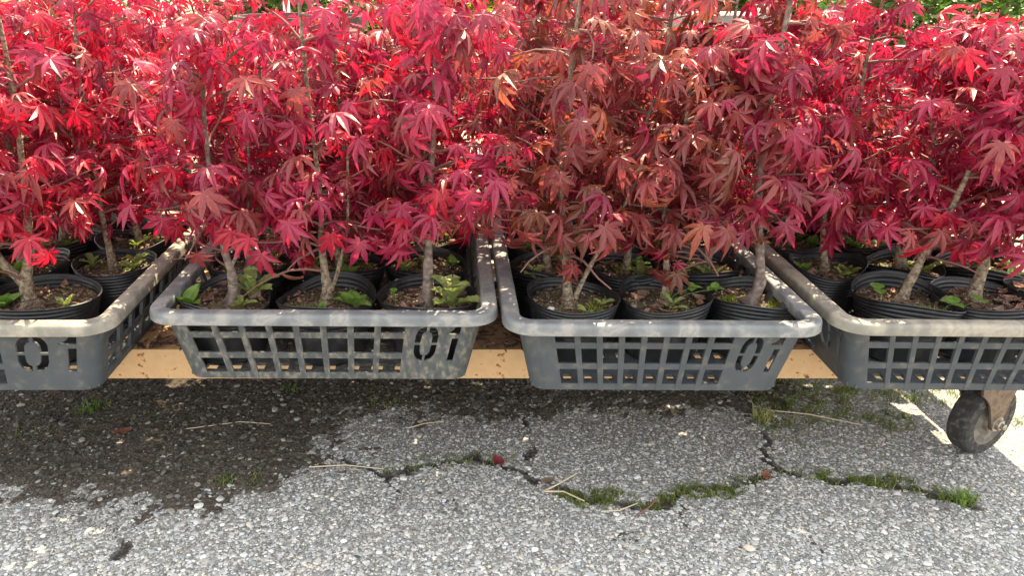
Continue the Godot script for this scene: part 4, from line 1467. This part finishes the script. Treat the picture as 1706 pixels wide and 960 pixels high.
func place_maples() -> void:
	var y := DECK + 0.0058
	var red := [0, 0, 0, 1, 3, 0, 2, 1, 7]
	var crimson := [0, 1, 1, 3, 3, 2, 1, 0, 3, 7, 4]
	var bronze := [4, 7, 4, 7, 6, 4, 5, 2]
	var brown := [4, 7, 5, 4, 7, 6, 4, 2]
	var deep := [1, 3, 1, 2, 0, 3, 1, 7]
	# ---- front rows, one by one: stems measured from the picture
	var forked := skeleton([
		{"pts": [Vector3(0, 0, 0), Vector3(0.001, 0.03, 0.0), Vector3(0.016, 0.075, 0.0), Vector3(0.02, 0.15, -0.01), Vector3(0.03, 0.26, -0.01), Vector3(0.035, 0.37, 0)], "r0": 0.0145, "r1": 0.002},
		{"pts": [Vector3(0.0, 0.028, 0.0), Vector3(-0.02, 0.055, 0.004), Vector3(-0.03, 0.1, 0.01), Vector3(-0.04, 0.2, 0.0), Vector3(-0.045, 0.32, 0.01)], "r0": 0.0095, "r1": 0.002, "flare": false}], 0.145, 0.2, 26)
	potted_maple(Vector3(-0.528, y, -0.945), "vivid red maple with a thick forked trunk beside the tan rim", "", red, forked, {"yaw": 0.0, "dx": -0.02, "pot": 1, "size": 1.12, "leaf": 1.14, "bare": 0.105, "height": 1.07})
	potted_maple(Vector3(-0.662, y, -0.95), "vivid red maple next to the thick forked one", "", red, skeletons[0], {"size": 0.98})
	var c2a := skeleton([
		{"pts": [Vector3(0, 0, 0), Vector3(0.002, 0.04, 0), Vector3(-0.004, 0.075, 0), Vector3(-0.012, 0.16, 0), Vector3(-0.01, 0.27, 0.0), Vector3(0.0, 0.36, 0)], "r0": 0.0105, "r1": 0.002},
		{"pts": [Vector3(0.0, 0.05, 0.0), Vector3(0.02, 0.09, 0.0), Vector3(0.034, 0.15, 0.0), Vector3(0.04, 0.24, 0)], "r0": 0.0035, "r1": 0.0015, "flare": false, "branches": 4}], 0.13, 0.24, 32)
	potted_maple(Vector3(-0.288, y, -0.948), "crimson maple with grey twigs, pot crowded with lobed weeds", "", crimson, c2a, {"yaw": 0.0, "dx": 0.01, "pot": 2, "size": 1.03, "leaf": 1.14, "bare": 0.105, "height": 0.98, "bark": M.grey_bark})
	var c2b := skeleton([
		{"pts": [Vector3(0, 0, 0), Vector3(0.0, 0.035, 0), Vector3(-0.003, 0.075, 0), Vector3(-0.001, 0.14, 0), Vector3(-0.008, 0.25, 0), Vector3(-0.012, 0.36, 0)], "r0": 0.0095, "r1": 0.002},
		{"pts": [Vector3(0.006, 0.02, 0.0), Vector3(0.018, 0.05, 0.0), Vector3(0.032, 0.11, 0.0), Vector3(0.036, 0.2, 0)], "r0": 0.004, "r1": 0.0015, "flare": false, "branches": 4}], 0.128, 0.25, 32)
	potted_maple(Vector3(-0.153, y, -0.945), "crimson maple with a slim tan trunk, grass seedling at its foot", "", crimson, c2b, {"yaw": 0.0, "pot": 3, "size": 1.02, "leaf": 1.14, "bare": 0.105, "height": 1.07})
	var c2c := skeleton([
		{"pts": [Vector3(0, 0, 0), Vector3(0.002, 0.05, 0), Vector3(0.003, 0.11, 0), Vector3(0.008, 0.19, 0), Vector3(0.012, 0.28, 0), Vector3(0.012, 0.37, 0)], "r0": 0.0105, "r1": 0.002}], 0.135, 0.25, 34)
	potted_maple(Vector3(-0.018, y, -0.945), "crimson maple over pale lobed weeds at the stencilled corner", "", crimson, c2c, {"yaw": 0.0, "dx": -0.003, "pot": 4, "size": 1.02, "leaf": 1.14, "bare": 0.105, "height": 1.07, "bark": M.grey_bark})
	var c3a := skeleton([
		{"pts": [Vector3(0, 0, 0), Vector3(-0.006, 0.05, 0), Vector3(-0.014, 0.11, 0), Vector3(-0.02, 0.19, -0.01), Vector3(-0.016, 0.27, 0), Vector3(-0.01, 0.36, 0)], "r0": 0.0078, "r1": 0.002},
		{"pts": [Vector3(0.008, 0.01, 0.0), Vector3(0.024, 0.05, 0.0), Vector3(0.05, 0.1, 0.0), Vector3(0.075, 0.16, 0)], "r0": 0.0048, "r1": 0.0018, "flare": false, "branches": 4}], 0.13, 0.25, 31)
	potted_maple(Vector3(0.17, y, -0.942), "orange brown maple in a pot with white pebbles", "", brown, c3a, {"yaw": 0.0, "dx": -0.004, "pot": 5, "size": 0.97, "leaf": 1.18, "bare": 0.105, "height": 1.07})
	var c3b := skeleton([
		{"pts": [Vector3(0, 0, 0), Vector3(-0.002, 0.05, 0), Vector3(-0.01, 0.12, -0.01), Vector3(0.0, 0.2, 0.0), Vector3(0.0, 0.3, 0)], "r0": 0.006, "r1": 0.0018}], 0.13, 0.24, 31)
	potted_maple(Vector3(0.293, y, -0.945), "bronze maple half hidden by a trailing leafy weed", "", bronze, c3b, {"yaw": 0.0, "pot": 0, "size": 0.97, "leaf": 1.18, "bare": 0.105, "height": 1.07})
	var c3c := skeleton([
		{"pts": [Vector3(0, 0, 0), Vector3(0.008, 0.03, 0), Vector3(0.0, 0.075, 0), Vector3(-0.012, 0.14, 0), Vector3(-0.016, 0.21, 0), Vector3(-0.014, 0.29, 0), Vector3(-0.01, 0.36, 0)], "r0": 0.0105, "r1": 0.0025}], 0.128, 0.45, 30)
	potted_maple(Vector3(0.409, y, -0.948), "maple with a bare smooth grey stem above yellow moss", "", [7, 1, 1, 4, 3, 2, 7], c3c, {"yaw": 0.0, "pot": 6, "size": 0.93, "leaf": 1.14, "bare": 0.105, "height": 1.07, "bark": M.grey_bark})
	var c4a := skeleton([
		{"pts": [Vector3(0, 0, 0), Vector3(0.01, 0.04, 0), Vector3(0.02, 0.08, 0), Vector3(0.034, 0.12, 0), Vector3(0.05, 0.2, 0.0), Vector3(0.05, 0.28, 0), Vector3(0.045, 0.36, 0)], "r0": 0.0082, "r1": 0.0022}], 0.128, 0.3, 32)
	potted_maple(Vector3(0.612, y, -0.945), "leaning crimson maple in a pot with oval green seedlings", "", deep, c4a, {"yaw": 0.0, "dx": -0.008, "pot": 2, "size": 1.03, "leaf": 1.14, "bare": 0.105, "height": 0.96})
	var c4b := skeleton([
		{"pts": [Vector3(0, 0, 0), Vector3(0.002, 0.06, 0), Vector3(0.0, 0.09, 0), Vector3(0.014, 0.14, 0), Vector3(0.02, 0.22, 0.0), Vector3(0.012, 0.3, 0), Vector3(0.01, 0.37, 0)], "r0": 0.0098, "r1": 0.0022}], 0.13, 0.3, 32)
	potted_maple(Vector3(0.715, y, -0.94), "upright crimson maple in a pot full of curled dead leaves", "", deep, c4b, {"yaw": 0.0, "dx": -0.018, "pot": 1, "size": 0.99, "leaf": 1.14, "bare": 0.105, "height": 0.96})
	potted_maple(Vector3(0.803, y, -0.955), "crimson maple beyond the pot of curled dead leaves", "", deep, skeletons[3], {"size": 0.75, "keep": 0.55})
	# ---- plants and litter in the front pots
	var tree := func(k: int) -> Node3D: return get_node("potted_maple" if k == 0 else "potted_maple_%03d" % k)
	weed(tree.call(0), Vector3(0.038, 0.071, 0.02), "lobed", 7, 0.017, 0.9)
	weed(tree.call(0), Vector3(-0.045, 0.071, 0.022), "oval", 6, 0.03, 1.2)
	weed(tree.call(2), Vector3(-0.047, 0.072, 0.018), "oval", 5, 0.026, 0.8)
	weed(tree.call(2), Vector3(0.032, 0.072, -0.01), "lobed", 6, 0.037, 1.3)
	weed(tree.call(2), Vector3(0.026, 0.072, 0.025), "lobed", 6, 0.018, 0.9)
	weed(tree.call(3), Vector3(0.036, 0.072, 0.012), "oval", 6, 0.022, 1.2)
	weed(tree.call(3), Vector3(-0.002, 0.071, 0.032), "oval", 6, 0.012, 1.4)
	weed(tree.call(4), Vector3(0.03, 0.073, 0.022), "lobed", 8, 0.036, 1.0)
	seedling(tree.call(4), Vector3(-0.045, 0.071, 0.0), Vector3(-0.002, 0.016, 0.003), 2, 0.011)
	weed(tree.call(5), Vector3(0.012, 0.071, 0.042), "lobed", 6, 0.014, 0.8)
	weed(tree.call(5), Vector3(0.04, 0.071, 0.01), "lobed", 6, 0.013, 0.8)
	weed(tree.call(6), Vector3(0.004, 0.071, 0.024), "lobed", 7, 0.022, 1.0)
	seedling(tree.call(6), Vector3(0.0, 0.071, 0.0), Vector3(0.028, 0.03, 0.02), 4, 0.012)
	seedling(tree.call(6), Vector3(0.004, 0.071, 0.0), Vector3(0.052, 0.028, 0.02), 5, 0.012)
	seedling(tree.call(6), Vector3(0.004, 0.071, 0.0), Vector3(0.012, 0.046, 0.01), 5, 0.011)
	seedling(tree.call(8), Vector3(-0.03, 0.07, 0.005), Vector3(-0.012, 0.022, 0.002), 2, 0.02)
	seedling(tree.call(8), Vector3(0.032, 0.07, 0.03), Vector3(0.006, 0.014, 0.006), 3, 0.017)
	seedling(tree.call(8), Vector3(0.05, 0.07, 0.03), Vector3(0.02, 0.02, 0.008), 2, 0.018)
	var moss := [[0, Vector3(0.03, 0.07, 0.035)], [3, Vector3(-0.01, 0.071, 0.034)], [3, Vector3(-0.024, 0.071, 0.028)], [5, Vector3(0.03, 0.071, 0.015)], [7, Vector3(0.033, 0.071, 0.014)], [7, Vector3(0.04, 0.072, 0.002)], [7, Vector3(0.028, 0.071, 0.028)], [7, Vector3(-0.03, 0.071, 0.0)], [8, Vector3(0.004, 0.071, 0.026)], [8, Vector3(0.02, 0.071, 0.034)], [4, Vector3(-0.045, 0.07, 0.032)]]
	for m in moss:
		part("moss", moss_meshes[rng.randi_range(0, 2)], M.grass_blade, tree.call(m[0]), Transform3D(Basis(Vector3.UP, rf(0, 6)).scaled_local(Vector3(1.4, 1.5, 1.4)), m[1]))
	# bark pieces, dead leaves, pebbles on the earth
	var chips := []
	for k in 4:
		chips.append(curled_leaf(Vector2(rf(0.016, 0.026), rf(0.008, 0.014)), [Color(0.15, 0.09, 0.065), Color(0.2, 0.13, 0.1), Color(0.11, 0.06, 0.045), Color(0.24, 0.13, 0.09)][k]))
	for e in [[4, 16], [6, 12], [9, 20], [2, 7], [0, 8], [10, 8], [8, 4]]:
		for i in e[1]:
			var a := rf(0, TAU); var r := rf(0.018, 0.05)
			part("bark_chip", chips[rng.randi_range(0, 3)], M.litter, tree.call(e[0]), Transform3D(Basis(Vector3.UP, rf(0, TAU)) * Basis(Vector3.RIGHT, rf(-0.4, 0.4)), Vector3(cos(a) * r, 0.074 + rf(0, 0.003), sin(a) * r)))
	var white := mat("white_pebble", lin(0.6, 0.57, 0.52), 0.7)
	for e in [[5, -0.03, 0.024, 0.012], [5, -0.012, 0.044, 0.009], [6, -0.045, 0.018, 0.01], [2, -0.02, 0.034, 0.013], [2, 0.012, 0.04, 0.016], [0, -0.04, 0.04, 0.018]]:
		var o := part("pebble", pebble(), white if e[0] == 5 else M["pebble_soil"] if M.has("pebble_soil") else mat("pebble_soil", lin(0.2, 0.165, 0.135), 0.9), tree.call(e[0]), Transform3D(Basis(Vector3.UP, rf(0, 6)).scaled_local(Vector3(e[3], e[3] * 0.8, e[3])), Vector3(e[1], 0.074, e[2])))
	# a big dead leaf leaning on pot rims
	single("fallen_leaf", curled_leaf(Vector2(0.034, 0.012), Color(0.3, 0.13, 0.08)), M.litter, "long curled tan dead leaf lying across two pot rims", "leaf", Vector3(-0.205, 0.293, -0.985), -0.3)
	# ---- rows behind
	var rows := [
		{"name": "the tan-rimmed crate", "x": [-0.487, -0.612, -0.735], "z": -1.068, "step": 0.118, "n": 3, "hue": red, "size": 0.96},
		{"name": "the mud-caked crate", "x": [-0.28, -0.15, -0.024], "z": -1.068, "step": 0.116, "n": 3, "hue": crimson, "size": 0.95},
		{"name": "the crate of bronze maples", "x": [0.152, 0.27, 0.38], "z": -1.058, "step": 0.116, "n": 3, "hue": [4, 7, 4, 7, 6, 1, 7, 5], "size": 0.87},
		{"name": "the crate above the caster", "x": [0.56, 0.672, 0.783], "z": -1.062, "step": 0.116, "n": 3, "hue": deep, "size": 0.88}]
	var which := ["second", "third", "rearmost"]
	var places := [["beside the mud-caked crate", "in its middle", "at its outer end"], ["beside the tan-rimmed crate", "in its middle", "beside the bronze maples"], ["beside the mud-caked crate", "in its middle", "beside the caster crate"], ["beside the bronze maples", "in its middle", "at the trolley end"]]
	for c in 4:
		var r: Dictionary = rows[c]
		for k in r.n:
			for i in 3:
				var sk: Dictionary = skeletons[rng.randi_range(0, skeletons.size() - 1)]
				var hue: Array = r.hue
				if k == 2 and rng.randf() < 0.4:
					hue = crimson
				potted_maple(Vector3(r.x[i] + rf(-0.004, 0.004), y, r.z - k * r.step + rf(-0.004, 0.004)), "%s maple, %s row of %s, %s" % ["bronze" if c == 2 else "red", which[k], r.name, places[c][i]], "maples in the rear rows of %s" % r.name, hue, sk, {"size": r.size, "height": rf(0.9, 1.14) * ([0.92, 0.8, 0.7][k] if c == 3 or (c == 1 and i < 2) else 1.0), "keep": [0.95, 0.82, 0.78][k]})
	for k in range(11, 11 + 36):
		if (k - 11) % 9 >= 6:
			continue
		var home: Node3D = tree.call(k)
		for i in 3:
			var a := rf(0, TAU); var q := rf(0.02, 0.045)
			weed(home, Vector3(cos(a) * q, 0.071, sin(a) * q), "lobed" if rng.randf() < 0.6 else "oval", 6, rf(0.012, 0.024), 1.0)
		for i in 2:
			var a := rf(0, TAU); var q := rf(0.015, 0.045)
			part("moss", moss_meshes[i], M.grass_blade, home, Transform3D(Basis(Vector3.UP, rf(0, 6)), Vector3(cos(a) * q, 0.0705, sin(a) * q)))
		for i in 5:
			var a := rf(0, TAU); var q := rf(0.018, 0.05)
			part("bark_chip", chips[rng.randi_range(0, 3)], M.litter, home, Transform3D(Basis(Vector3.UP, rf(0, TAU)) * Basis(Vector3.RIGHT, rf(-0.4, 0.4)), Vector3(cos(a) * q, 0.074, sin(a) * q)))
	var back := [[-0.62, "behind the tan-rimmed crate", red, 1.16], [-0.16, "behind the mud-caked crate", red, 0.68], [0.27, "behind the bronze maples", [0, 1, 7, 3], 1.08], [0.67, "behind the caster crate", deep, 0.66]]
	var spots := ["handle side", "middle", "wheel side"]
	for b in back:
		for k in 3:
			for i in 3:
				var sk: Dictionary = skeletons[rng.randi_range(0, skeletons.size() - 1)]
				potted_maple(Vector3(b[0] + (i - 1) * 0.134 + rf(-0.003, 0.003), y, -1.43 - k * 0.145 + rf(-0.005, 0.005)), "red maple, %s row of crate %s, %s" % [["first", "middle", "last"][k], b[1], spots[i]], "maples %s" % b[1], b[2], sk, {"size": 0.92, "height": b[3] * rf(0.8, 0.97), "keep": 0.7, "bare": 0.11})
